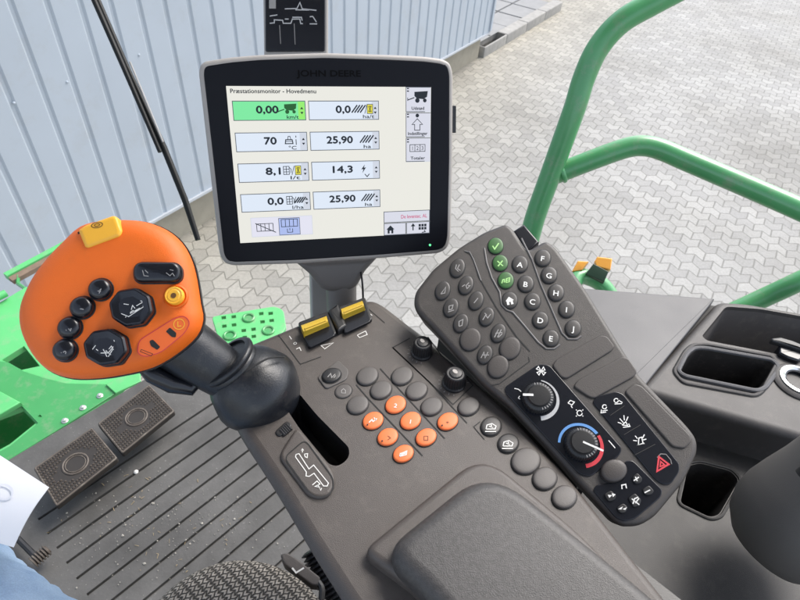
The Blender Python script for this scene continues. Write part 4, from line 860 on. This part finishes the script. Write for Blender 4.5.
# =================================================================== KEYPAD POD
ptc = PC.hit((520, 420)); hd_ = V((CAM.x - ptc.x, CAM.y - ptc.y, 0)).normalized(); ta = math.radians(20)
kp = thing('keypad_panel', 'dark control panel with letter keys A to J, climate dials and media keys', 'control panel')
PK0 = Pl(at(520, 420, .53), V((0, 0, 1)) * math.cos(ta) + hd_ * math.sin(ta)); PK = Pl(PK0.o, PK0.n, PK0.u)
po = [(484, 384), (430, 325), (417, 312), (413.5, 303), (415, 291), (433, 268), (459, 246.5), (484, 231), (506, 222.5), (513, 227.5), (527.5, 250), (546.5, 239), (556.5, 246.5), (586, 288), (612, 330), (640, 375), (688, 425), (698, 438), (698.5, 452), (685, 481), (656, 516), (640, 525.5), (622, 526), (613, 520), (577, 481), (544, 443), (509, 405)]
l2 = ccw(rnd(PK.L(po), .006, 4)); m = MB()
m.slab(PK, l2, -.034, 0, .005, seg=5, flare=.006); obj('body', m, M['pod'], kp)
KS = PK.scale((540, 350))
m = MB()
def bead(pts, r=.0009): m.tube([PK.hit(q, .0002) for q in pts], r, 8)
z4 = lambda pts: Z(400, 210, .3, pts); z3 = lambda pts: Z(440, 230, 1 / 4.283, pts)
bead(z3([(190, 78), (200, 140), (222, 205), (255, 265), (264, 320), (285, 342), (312, 352), (360, 408), (420, 480), (455, 508), (490, 508), (514, 490)]))
bead(z4([(405, 95), (440, 165), (470, 250), (505, 330), (540, 410), (560, 430), (590, 430), (604, 420)]))
bead(z4([(215, 137), (232, 140), (245, 165), (270, 235)]), .0007)
obj('beads', m, M['podline'], kp)
obj('panel_line', MB().strip(PK, PK.L(z3([(108, 92), (140, 110), (165, 200), (240, 330), (330, 460), (385, 520)])), 1.2 * KS, .0004), M['seam'], kp, smooth=False)
obj('panel_line', MB().strip(PK, PK.L(z4([(428, 490), (432, 505), (330, 580), (300, 585)])), .8 * KS, .0004), M['seam'], kp, smooth=False)
m = MB().slab(PK, PK.L([(513.5, 228), (524.5, 220.5), (540, 238.5), (527.5, 249.5)]), -.024, -.006, .002); obj('rear_switch', m, M['gloss'], kp)
def letter(t, c): pbutton('letter_key', PK, c, 7.8, 8.2, 0, .0024, M['podbtn'], kp, mk_text(t, 6.2, (1, .16), .18), 'white')
for t, c in zip('ABCDEFGHIJ', ((520, 264.6), (525.7, 284.2), (532.5, 301.7), (540.4, 320.4), (551, 338.6), (542.7, 258.5), (549, 275.5), (556, 293), (566.5, 309.6), (573, 328.8))): letter(t, c)
pbutton('green_key', PK, (495.6, 246.3), 7.6, 7.9, 0, .0024, M['greenbtn'], kp, mk_strokes([[(-3, -.5), (-1, 2.8), (3.2, -3.2)]], 1.3), 'lime')
pbutton('green_key', PK, (500.2, 263.4), 7.6, 7.9, 0, .0024, M['greenbtn'], kp, mk_strokes([[(-2.8, -2.4), (2.8, 2.6)], [(2.4, -2.8), (-2.2, 2.8)]], 1.3), 'lime')
pbutton('green_key', PK, (505.8, 280.7), 7.8, 8.1, 0, .0024, M['greenbtn'], kp, mk_strokes([[(-4, 2.6), (-3, -1), (-1.4, -1.4), (-1.6, 1.8)], [(0, 1.8), (.6, -2), (4, -3), (3.6, 1), (0, 1.8)], [(.4, -.2), (3.8, -1)]], 1), 'lime')
pbutton('home_key', PK, (509.6, 300.7), 7.8, 8.2, 0, .0024, M['podbtn'], kp, lambda k, pl, c, h, s_: k.flat(pl, pl.L([(c[0] + x, c[1] + y) for x, y in ((-4, .5), (-.8, -4), (4.2, -.8), (3, -.2), (4, 3.2), (1.6, 3.8), (1, 1), (-.6, 1.4), (0, 4), (-2.4, 4.4), (-3, .8))], h), h), 'white')
LK = [((457.5, 268.5), [[(-1, -4), (-2, 0), (1, 3)], [(2, -4), (0, 0), (3, 2)]]), ((466, 285.6), [[(-4, 1), (-1, -1)], [(3, -3), (0, 0), (1, 3), (4, 0), (2, 0)]]), ((442.8, 291), [[(-2, 3), (3, -4), (2, 2), (-2, 3)]]), ((476, 301), [[(-2, 2), (2, -3)]]), ((451, 308), [[(-2, -2), (2, -3), (1, 1), (-2, 2), (-2, -2)], [(-3, 4), (3, 2)]]), ((486.7, 317), [[(-4, 3), (-1, -2), (1, 1), (4, -3)], [(-2, -4), (0, -2)]]), ((461, 323.4), [[(-2, 3), (-2, -2), (2, -4), (1, 2), (-2, 3)]]), ((498.4, 333.4), [[(-4, 4), (0, -4)], [(-1, 4), (3, -4)], [(-3, 0), (4, -1)], [(0, 4), (4, 0)]]), ((485, 355), [[(-4, 3), (-1, -3), (0, 3), (3, -3)], [(-3, 0), (4, 0)]])]
for c, st_ in LK: pbutton('oval_key', PK, c, 9.4, 7.0, -68, .0026, M['podbtn'], kp, mk_strokes(st_, .9), 'dim')
for c in ((470.4, 339.7), (510, 348.6), (498, 367)): pbutton('blank_key', PK, c, 11.5, 10, -60, .0026, M['podblank'], kp)
for q in ([(552, 366), (556, 360), (601, 335.5), (607, 337), (614.5, 347), (612, 351), (567, 379), (561, 378)], [(573, 387), (577, 381), (622, 357), (628, 359), (637, 372), (634, 377), (594, 399), (588, 397)], [(634, 384), (641, 386), (690, 436), (691, 442), (684, 449), (672, 447), (624, 392)]):
    m = MB().slab(PK, rnd(PK.L(q), .003), -.001, .0018, .0012); obj('blank_panel', m, M['podblank'], kp)
# climate panel with two dials
z5 = lambda pts: Z(500, 360, .2, pts)
cl = rnd(PK.L([(504.5, 387.5), (538, 364.5), (549, 365), (622, 448.5), (619.5, 455.5), (590, 477), (579, 474.5), (506, 394)]), .004)
m = MB().slab(PK, cl, -.001, .0014, .0008); cp_ = obj('climate_panel', m, M['gloss'], kp)
PKc = Pl(PK.to3((0, 0), .0014), PK.n, PK.u)
def arc(mb, pl, c, r0, r1, a0, a1, w0, w1, h, mi, n=20):
    P_ = []
    for i in range(n + 1):
        t = math.radians(a0 + (a1 - a0) * i / n); w = w0 + (w1 - w0) * i / n; P_.append((V((c[0] + (r0 - w / 2) * math.cos(t), c[1] + (r0 - w / 2) * math.sin(t))), V((c[0] + (r0 + w / 2) * math.cos(t), c[1] + (r0 + w / 2) * math.sin(t)))))
    for (a, b), (c_, d) in zip(P_, P_[1:]): mb.flat(pl, [tuple(a), tuple(b), tuple(d), tuple(c_)], h, mi)
def pang(pl, c, p_): a, b = pl.to2(c), pl.to2(p_); return math.degrees(math.atan2(b[1] - a[1], b[0] - a[0]))
for name, c, ptr, arcs in (('fan_dial', (537.5, 399), (505, 398), [((541, 381), (541, 419.5), .4, 1.7, 0)]), ('temperature_dial', (580.5, 445), (603, 455), [((562.5, 443), (598, 433), .9, 1.1, 1), ((601.5, 434), (586, 467), 1.1, 1.4, 2)])):
    cc = PKc.to2(c); r = 15.2 * KS; m = MB()
    m.lathe(PKc.to3(cc, 0), PK.n, [(r, 0), (r * .98, .006), (r * .90, .0075), (r * .8, .008), (r * .7, .0095), (r * .66, .011), (r * .3, .0112), (1e-5, .0112)], 120, knurl=40, kd=.0006, kset={0, 1, 2}); d_ = obj(name, m, M['black'], kp)
    k = MB(); aa = pang(PKc, c, ptr); u_ = V((math.cos(math.radians(aa)), math.sin(math.radians(aa))))
    if name == 'fan_dial': k.strip(PKc, [tuple(V(cc) + u_ * r * .35), tuple(V(cc) + u_ * r * 1.0)], 2.3 * KS, .0114)
    else: k.strip(PKc, [tuple(V(cc)), tuple(V(cc) + u_ * r * 1.25)], 1.8 * KS, .0114)
    obj('pointer', k, M['white'], d_, smooth=False)
    k = MB()
    for t in range(-75, 110, 12):
        u2 = V((math.cos(math.radians(t)), math.sin(math.radians(t)))); k.strip(PKc, [tuple(V(cc) + u2 * r * .76), tuple(V(cc) + u2 * r * .9)], .9 * KS, .0088)
    obj('grip_marks', k, M['dim'], d_, smooth=False)
    k = MB()
    for p0, p1, w0, w1, mi in arcs:
        a0, a1 = pang(PKc, c, p0), pang(PKc, c, p1)
        if a1 > a0: a1 -= 360
        arc(k, PKc, cc, r * 1.28, 0, a0, a1, w0 * 2.6 * KS, w1 * 2.6 * KS, .0004, mi)
    obj('dial_scale', k, [M['silver'], M['blue'], M['red']], kp, smooth=False)
def icons(name, pl, specs, parent, w=.9, mtl='white', h=.0004):
    for st_ in specs:
        k = MB()
        for s_ in st_: k.strip(pl, pl.L(s_, h), w * KS, h)
        obj(name, k, M[mtl], parent, smooth=False)
fan = [[(541, 371), (543.5, 367), (545, 370), (541, 371)], [(541, 371), (545.5, 372.5), (543.5, 375), (541, 371)], [(541, 371), (539, 375), (537, 372.5), (541, 371)], [(541, 371), (536.5, 369), (538.5, 366.5), (541, 371)]]
icons('climate_icon', PKc, [fan, [z5([(72, 142), (92, 146), (106, 158)]), z5([(98, 180), (92, 190), (100, 196)])], [z5([(340, 215), (352, 202), (372, 210), (360, 225), (340, 215)]), z5([(355, 228), (362, 240)])], [z5(ell((398, 265), 13, 13, n=12)), z5([(384, 252), (380, 248)]), z5([(412, 278), (416, 282)]), z5([(412, 252), (416, 248)]), z5([(384, 278), (380, 282)])], [z5([(543, 402), (576, 440)])]], kp)
# light switches
ll = rnd(PK.L([(592, 402), (597, 396.5), (616, 391.5), (623, 394.5), (679, 464), (679, 472), (671, 484), (663, 485), (655, 480)]), .003)
m = MB().slab(PK, ll, -.001, .0014, .0008); obj('light_switch_panel', m, M['gloss'], kp)
zb = lambda pts: Z(580, 390, .2335, pts)
icons('light_icon', PKc, [[zb(ell((105, 72), 9, 9, n=12)), zb([(92, 84), (90, 98), (112, 94)]), zb([(96, 90), (118, 86)])], [zb(ell((155, 45), 9, 9, n=12)), zb([(148, 60), (180, 58)]), zb([(166, 44), (182, 54)])],
    [zb([(170, 122), (186, 140)]), zb([(188, 108), (190, 130)]), zb([(206, 114), (198, 132)]), zb([(162, 138), (178, 144)]), zb([(180, 150), (196, 136), (204, 152), (180, 150)]), zb([(184, 160), (214, 156), (208, 144)])],
    [zb([(236, 196), (246, 208)]), zb([(228, 216), (244, 218)]), zb([(276, 190), (268, 206)]), zb([(284, 210), (270, 214)]), zb([(250, 232), (252, 206), (264, 202), (270, 228), (246, 236), (276, 228)])]], kp)
m = MB(); 
for s_ in (zb([(128, 110), (190, 68)]), zb([(188, 192), (258, 150)]), zb([(232, 280), (322, 232)])): m.strip(PKc, PKc.L(s_), .6 * KS, .0003)
obj('key_joints', m, M['seam'], kp, smooth=False)
m = MB(); tri_ = zb([(330, 348), (338, 286), (380, 318)]); m.strip(PKc, PKc.L(tri_, .0004), 1.7 * KS, .0004, 0, True); t2 = zb([(343, 328), (346, 306), (362, 320)]); m.strip(PKc, PKc.L(t2, .0004), 1.2 * KS, .0004, 0, True); obj('hazard_mark', m, M['red'], kp, smooth=False)
m = MB(); m.strip(PKc, PKc.L(zb([(330, 290), (345, 274), (368, 276), (388, 300), (392, 318)])), .9 * KS, .0004); obj('key_rim', m, M['podline'], kp, smooth=False)
# media keys
ml = rnd(PK.L(Z(460, 360, .325, [(505, 312), (530, 308), (622, 400), (618, 422), (540, 488), (505, 498), (478, 486), (408, 402), (418, 385), (500, 372)])), .003)
m = MB().slab(PK, ml, -.001, .0012, .0008); obj('media_panel', m, M['gloss'], kp)
PKm = Pl(PK.to3((0, 0), .0012), PK.n, PK.u)
zm = lambda pts: Z(580, 420, .2, pts)
for q in ([(118, 372), (152, 352), (182, 382), (170, 402), (140, 410)], [(180, 440), (214, 416), (240, 440), (222, 466), (196, 466)], [(238, 392), (272, 366), (306, 400), (296, 428), (266, 440)], [(258, 290), (284, 264), (312, 296), (300, 318), (272, 320)], [(308, 350), (342, 326), (370, 356), (354, 376), (326, 378)]):
    m = MB().slab(PKm, rnd(PKm.L(zm(q)), .002), -.0005, .0016, .0008); obj('media_key', m, M['black'], kp)
PKx = Pl(PKm.to3((0, 0), .0016), PK.n, PK.u)
def tri3(k, pts): k.flat(PKx, PKx.L(zm(pts)), .0004)
k = MB(); tri3(k, [(138, 374), (160, 376), (146, 390)]); tri3(k, [(158, 366), (178, 372), (164, 386)]); tri3(k, [(214, 432), (206, 448), (190, 446)]); tri3(k, [(234, 436), (226, 450), (212, 446)])
for s_ in ([(268, 304), (294, 286)], [(276, 284), (286, 306)], [(322, 364), (350, 350)], [(258, 394), (296, 424)], [(264, 420), (272, 394), (290, 386)], [(276, 416), (294, 392)], [(210, 346), (208, 326), (228, 322), (232, 342)]): k.strip(PKx, PKx.L(zm(s_)), 1.0 * KS, .0004)
obj('media_marks', k, M['white'], kp, smooth=False)
pbutton('volume_dial', PK, (613, 471.5), 13.2, 11.4, -15, .006, M['podblank'], kp)
m = MB().slab(PC, PC.L([(440, 330), (512, 392), (570, 448), (600, 462), (600, 400), (520, 320), (460, 300)], -.03), -.12, -.03, .005); obj('base', m, M['black'], kp)
m = MB().box(PK.to3(PK.to2((560, 400)), -.09), CR * .08, CF * .12, V((0, 0, .12))); obj('stalk', m, M['black'], kp)

# =================================================================== SIDE CONSOLE
SZ = 2.65; PSC = Pl(hz(700, 340, SZ), (0, 0, 1), CR)
so = thing('side_console', 'grey side console with storage tray, cup recess and power socket by the door', 'side console')
m = MB().slab(PSC, rnd(PSC.L([(540, 285), (583, 289), (714.5, 299.5), (651.5, 377.5), (615, 425), (540, 470)]), .003), -.05, .002, .002); obj('lid', m, M['lid'], so)
m = MB().slab(PSC, PSC.L([(700, 298), (722, 301), (660, 383), (632, 425), (612, 420), (640, 377)]), -.05, -.012); obj('gap_filler', m, M['seam'], so, smooth=False)  # black slab added to stop light coming up through the seam
dk = [PSC.to2(q) for q in [(718.5, 300), (745, 301.5), (800, 311), (900, 330)]] + [PSC.to2((900, 500), -.06), PSC.to2((800, 470), -.06), PSC.to2((700, 440), -.06), PSC.to2((622, 416), -.06)]
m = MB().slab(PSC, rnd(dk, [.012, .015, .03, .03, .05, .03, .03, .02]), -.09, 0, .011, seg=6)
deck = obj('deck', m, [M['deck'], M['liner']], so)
z6 = lambda pts: Z(650, 280, .2333, pts)
cu = MB()
tray = rnd(PSC.L([(726, 306.5), (760, 309), (800, 316), (860, 328), (860, 375), (800, 359), (775, 353.5), (707, 340.5), (702, 336)]), .008)
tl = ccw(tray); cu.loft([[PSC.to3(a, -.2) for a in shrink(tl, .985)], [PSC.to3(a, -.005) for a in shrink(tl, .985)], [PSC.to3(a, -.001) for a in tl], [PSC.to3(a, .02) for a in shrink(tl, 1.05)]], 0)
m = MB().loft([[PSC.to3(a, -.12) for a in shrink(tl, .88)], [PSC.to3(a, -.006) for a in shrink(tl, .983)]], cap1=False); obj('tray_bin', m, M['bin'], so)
cup_out = rnd(PSC.L([(672, 372), (684, 351), (692, 344), (706, 343.5), (772, 355.5), (778.5, 364), (763, 393), (755, 397.5), (682, 384)]), .008)
cup = rnd(PSC.L(z6([(130, 395), (165, 325), (195, 302), (235, 302), (520, 352), (540, 378), (480, 458), (450, 470), (150, 408)])), .008)
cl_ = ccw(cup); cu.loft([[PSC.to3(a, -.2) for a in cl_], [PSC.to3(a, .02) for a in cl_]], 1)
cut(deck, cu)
m = MB(); lo = ccw(cup_out)
m.tube([PSC.to3(a, .0005) for a in inset(lo, .002)], .0026, 8, closed=True); obj('cup_rim', m, M['deck'], so)
m = MB(); cin = ccw(cup); m.tube([PSC.to3(a, .0012) for a in inset(cin, -.0035)], .0034, 8, closed=True); obj('cup_liner_rim', m, M['lid'], so)
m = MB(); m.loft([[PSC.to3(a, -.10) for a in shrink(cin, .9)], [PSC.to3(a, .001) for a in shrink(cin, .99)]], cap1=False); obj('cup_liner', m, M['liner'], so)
m = MB(); m.tube([PSC.to3(a, -.0005) for a in inset(lo, -.0005)], .0013, 6, closed=True); obj('cup_groove', m, M['seam'], so)
sc_c = PSC.hit((797, 382.5)); rr = PSC.scale((797, 382)) * 15.5
m = MB().lathe(sc_c, (0, 0, 1), [(rr * 1.45, -.003), (rr * 1.42, .002), (rr * 1.25, .005), (rr * 1.02, .0055)], 40, cap1=False); sk = obj('power_socket', m, M['deck'], so)
m = MB().lathe(sc_c, (0, 0, 1), [(rr * 1.12, .0045), (rr * 1.1, .0075), (rr * .95, .0082), (rr * .78, .0062), (rr * .72, -.0)], 40, cap0=False, cap1=False); obj('chrome_ring', m, M['chrome'], sk)
m = MB().lathe(sc_c, (0, 0, 1), [(rr * .78, .003), (rr * .76, .0055), (rr * .70, .005), (rr * .66, -.02), (1e-5, -.02)], 40, cap0=False, cap1=False); obj('socket_well', m, M['gloss'], sk)
z6b = lambda pts: Z(720, 280, .2, pts)
m = MB().slab(PSC, rnd(PSC.L(z6b([(255, 293), (300, 288), (360, 305), (470, 350), (470, 375), (380, 342), (300, 318), (258, 306)]), .012), .002), .006, .014, .003); cpv = obj('latch', m, M['black'], so)
m = MB().slab(PSC, rnd(PSC.L(z6b([(288, 335), (370, 335), (430, 352), (420, 395), (390, 412), (330, 392), (292, 372)]), .004), .002), -.008, .008, .003); obj('latch_body', m, M['gloss'], cpv)
LZ = 2.585; PLw = Pl(hz(700, 480, LZ), (0, 0, 1), CR)
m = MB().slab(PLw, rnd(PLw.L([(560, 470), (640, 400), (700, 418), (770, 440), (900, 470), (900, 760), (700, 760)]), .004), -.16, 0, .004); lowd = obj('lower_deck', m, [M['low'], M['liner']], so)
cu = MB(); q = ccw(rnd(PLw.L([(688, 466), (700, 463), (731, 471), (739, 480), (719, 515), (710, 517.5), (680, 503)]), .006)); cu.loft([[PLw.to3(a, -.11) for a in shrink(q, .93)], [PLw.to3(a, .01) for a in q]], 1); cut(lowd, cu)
m = MB().tube([PLw.to3(a, .0003) for a in inset(q, -.003)], .0022, 8, closed=True); obj('recess_rim', m, M['low'], so)

# rounded housing at the right edge
rh = thing('rounded_housing', 'large rounded dark grey housing with a round hole at the right edge', 'housing')
ax = (R3 @ V((.38, .80, .46))).normalized(); o_ = at(862, 463, .58); m = MB()
m.lathe(o_, ax, [(1e-5, -.150), (.025, -.147), (.044, -.138), (.057, -.122), (.0635, -.102), (.064, -.082), (.0605, -.06), (.0555, -.035), (.0525, -.012), (.0515, -.004), (.0502, -.0005), (.0494, -.002), (.0486, -.0005), (.0476, .003), (.042, .0085), (.03, .0125), (.015, .0145), (1e-5, .015)], 64); hb = obj('shell', m, [M['housing'], M['seam']], rh, ang=70)
c = o_ + (at(812, 470, .558) - o_); m = MB().lathe(c - ax * .004, ax, [(.009, -.006), (.009, .003), (.0075, .004), (.006, .003), (.0055, -.004), (1e-5, -.004)], 24, mis=[0, 0, 0, 1, 1]); obj('hole_bushing', m, [M['low'], M['seam']], rh)

# =================================================================== SEAT
SEZ = 2.5; PE = Pl(hz(235, 590, SEZ), (0, 0, 1), CR)
se = thing('operator_seat', 'brown woven fabric seat cushion corner at the bottom edge above the floor', 'seat')
sl = ccw(smooth_loop(PE.L([(140, 612), (158, 591), (178, 574), (205, 560), (236, 553.5), (268, 557), (296, 570), (316, 588), (330, 612), (350, 680), (340, 790), (120, 800), (60, 720)]), 5))
m = MB(); loops = []
for d, h in ((.006, -.10), (0, -.05), (.0, -.03), (.003, -.014), (.010, -.003), (.022, .005), (.04, .009), (.06, .011)): loops.append([PE.to3(a, h) for a in inset(sl, d)])
m.loft(loops); obj('cushion', m, M['fabric'], se, ang=70)
zs = lambda pts: Z(140, 520, .3, pts)
PE2 = Pl(hz(300, 568, SEZ - .03), (0, 0, 1), CR)
m = MB().slab(PE2, rnd(PE2.L(zs([(468, 118), (488, 112), (520, 130), (602, 195), (594, 222), (572, 220), (480, 150)])), .003), -.012, .004, .002); ad = obj('adjuster_handle', m, M['console'], se)
k = MB().strip(PE2, PE2.L(zs([(508, 164), (521, 180), (547, 164)])), 1.7 * PE2.scale((300, 570)), .0044); obj('mark', k, M['white'], ad, smooth=False)
m = MB().tube(spl([PE2.hit(q) for q in zs([(592, 205), (605, 225), (606, 250), (600, 290)])]), .004, 8); obj('handle_cord', m, M['black'], se)
be = thing('rubber_bellows', 'black ribbed rubber bellows between seat and armrest console', 'bellows')
a, b_ = hz(312, 549, 2.42), hz(372, 672, 2.36); ax = b_ - a; Ln = ax.length; pr = []
n_ = 26
for i in range(n_): pr += [(.0125, i / n_ * Ln), (.0175, (i + .35) / n_ * Ln), (.0175, (i + .6) / n_ * Ln), (.0125, (i + .95) / n_ * Ln)]
obj('convoluted_tube', MB().lathe(a, ax, pr, 22), M['rubber'], be)

# =================================================================== PERSON AND PAPER
pe = MB(); ctr = [(x - 21, y + 20) for x, y in [(-260, 330), (-190, 440), (-120, 520), (-50, 597), (2, 652), (80, 740), (150, 830)]]
H = 2.6; rad = [.062, .074, .080, .0815, .083, .088, .094]
P_ = [hz(x, y, H) for x, y in ctr]; ks = spl(P_, 12); rs = []
for i in range(len(ks)):
    f = i / (len(ks) - 1) * (len(rad) - 1); j = min(int(f), len(rad) - 2); rs.append(rad[j] + (rad[j + 1] - rad[j]) * (f - j) + .0012 * math.sin(i * 2.3))
pe.tube(ks, rs, 48)
kn = P_[0]; pe.tube(spl([kn + V((0, 0, .01)), kn + CF * .03 + V((0, 0, -.12)), kn + CF * .05 + V((0, 0, -.32)), kn + CF * .04 + V((0, 0, -.52))], 4), [.063] * 6 + [.055] * 4 + [.048] * 3, 20)
from mathutils import noise as nz
for v_ in pe.v: v_ += (v_ - V((0, 0, 0))).normalized() * 0 + V((nz.noise(v_ * 22), nz.noise(v_ * 22 + V((9, 0, 0))), nz.noise(v_ * 26 + V((0, 7, 0))))) * .0045
person = obj('person', pe, M['denim'], ang=80); tag(person, 'person seated at the bottom left corner, only a thigh in pale blue jeans showing', 'person')
PPa = Pl(hz(10, 520, 2.695), (V((0, 0, 1)) + (R3 @ V((.0, .1, 1))) * .12), CR)
ql = PPa.L([(-90, 396), (47.5, 485.5), (12, 546), (-130, 505)]); A, B, C_, D = [V(x) for x in ql]
pm = MB(); n_ = 14; g_ = []
for i in range(n_ + 1):
    for j in range(n_ + 1):
        s_, t = i / n_, j / n_; q = A.lerp(B, s_).lerp(D.lerp(C_, s_), t); g_.append(PPa.to3(q, .006 * math.sin(s_ * 2.2) * math.sin(t * 3.0) - .004))
top = [[i * (n_ + 1) + j, i * (n_ + 1) + j + 1, (i + 1) * (n_ + 1) + j + 1, (i + 1) * (n_ + 1) + j] for i in range(n_) for j in range(n_)]
NN = len(g_); ed = [i * (n_ + 1) for i in range(n_ + 1)] + [n_ * (n_ + 1) + j for j in range(1, n_ + 1)] + [i * (n_ + 1) + n_ for i in range(n_ - 1, -1, -1)] + [j for j in range(n_ - 1, 0, -1)]
pm.add(g_ + [q - PPa.n * .0005 for q in g_], top + [[NN + k for k in f][::-1] for f in top] + [[a, b, NN + b, NN + a] for a, b in zip(ed, ed[1:] + ed[:1])])
pr_ = thing('paper_sheet', 'white sheet of paper lying over the denim knee at the left edge', 'paper')
obj('sheet', pm, M['paper'], pr_)
k = MB(); c = PPa.to2((4, 492), .003); k.strip(PPa, ell(c, .006, .010, 10, 20), .002, .0032, 0, True); obj('printed_mark', k, M['ink'], pr_, smooth=False)

# =================================================================== UNSEEN CAB SHELL (roof and low rear wall added to shade the interior)
cs = thing('unseen_cab_shell', 'unseen grey cab roof lining and low rear wall added to shade the interior', 'cab')
PRf = Pl(V((0, 0, 3.95)), (0, 0, 1), CR)
f0 = PF.to3((0, 0)); o2 = lambda u_, v_: ((f0 + CR * u_ + CF * v_).dot(CR), (f0 + CR * u_ + CF * v_).dot(CF))
m = MB().slab(PRf, rnd([o2(-.72, .2), o2(.7, .2), o2(.7, -1.75), o2(-.72, -1.75)], .08), 0, .12, .03); obj('roof', m, M['palepost'], cs)
m = MB().box(f0 + CR * -.0 + CF * -1.72 + V((0, 0, .35)), CR * 1.38, CF * .05, V((0, 0, .7))); obj('rear_wall', m, M['console'], cs)  # unseen, kept low to let light in from behind

finalize()
# =================================================================== LIGHT
W = bpy.data.worlds.new('World'); S.world = W; W.use_nodes = True; nt = W.node_tree; bg = nt.nodes['Background']
SUN_EL, SUN_AZ = math.radians(50), math.radians(42)              # azimuth from +Y towards +X
sky = nt.nodes.new('ShaderNodeTexSky'); sky.sky_type = 'NISHITA'; sky.sun_disc = False; sky.sun_elevation = SUN_EL; sky.sun_rotation = SUN_AZ
sky.air_density = 1.0; sky.dust_density = 2.5; sky.ozone_density = 1.0
hs = N(nt, 'ShaderNodeHueSaturation', Saturation=.55); nt.links.new(sky.outputs[0], hs.inputs['Color']); nt.links.new(hs.outputs[0], bg.inputs[0]); bg.inputs[1].default_value = .135
sd = bpy.data.lights.new('sun', 'SUN'); so_ = bpy.data.objects.new('sun', sd); COL.objects.link(so_); sd.energy = 1.0; sd.angle = math.radians(32); sd.color = (1, .96, .9)
dv = V((math.sin(SUN_AZ) * math.cos(SUN_EL), math.cos(SUN_AZ) * math.cos(SUN_EL), math.sin(SUN_EL))); so_.rotation_euler = dv.to_track_quat('Z', 'Y').to_euler(); so_.location = (0, 0, 12)
vs_ = S.view_settings; vs_.view_transform = 'Standard'; vs_.look = 'None'; vs_.gamma = 1; vs_.exposure = EXPO; vs_.use_curve_mapping = False
S.render.engine = 'CYCLES'
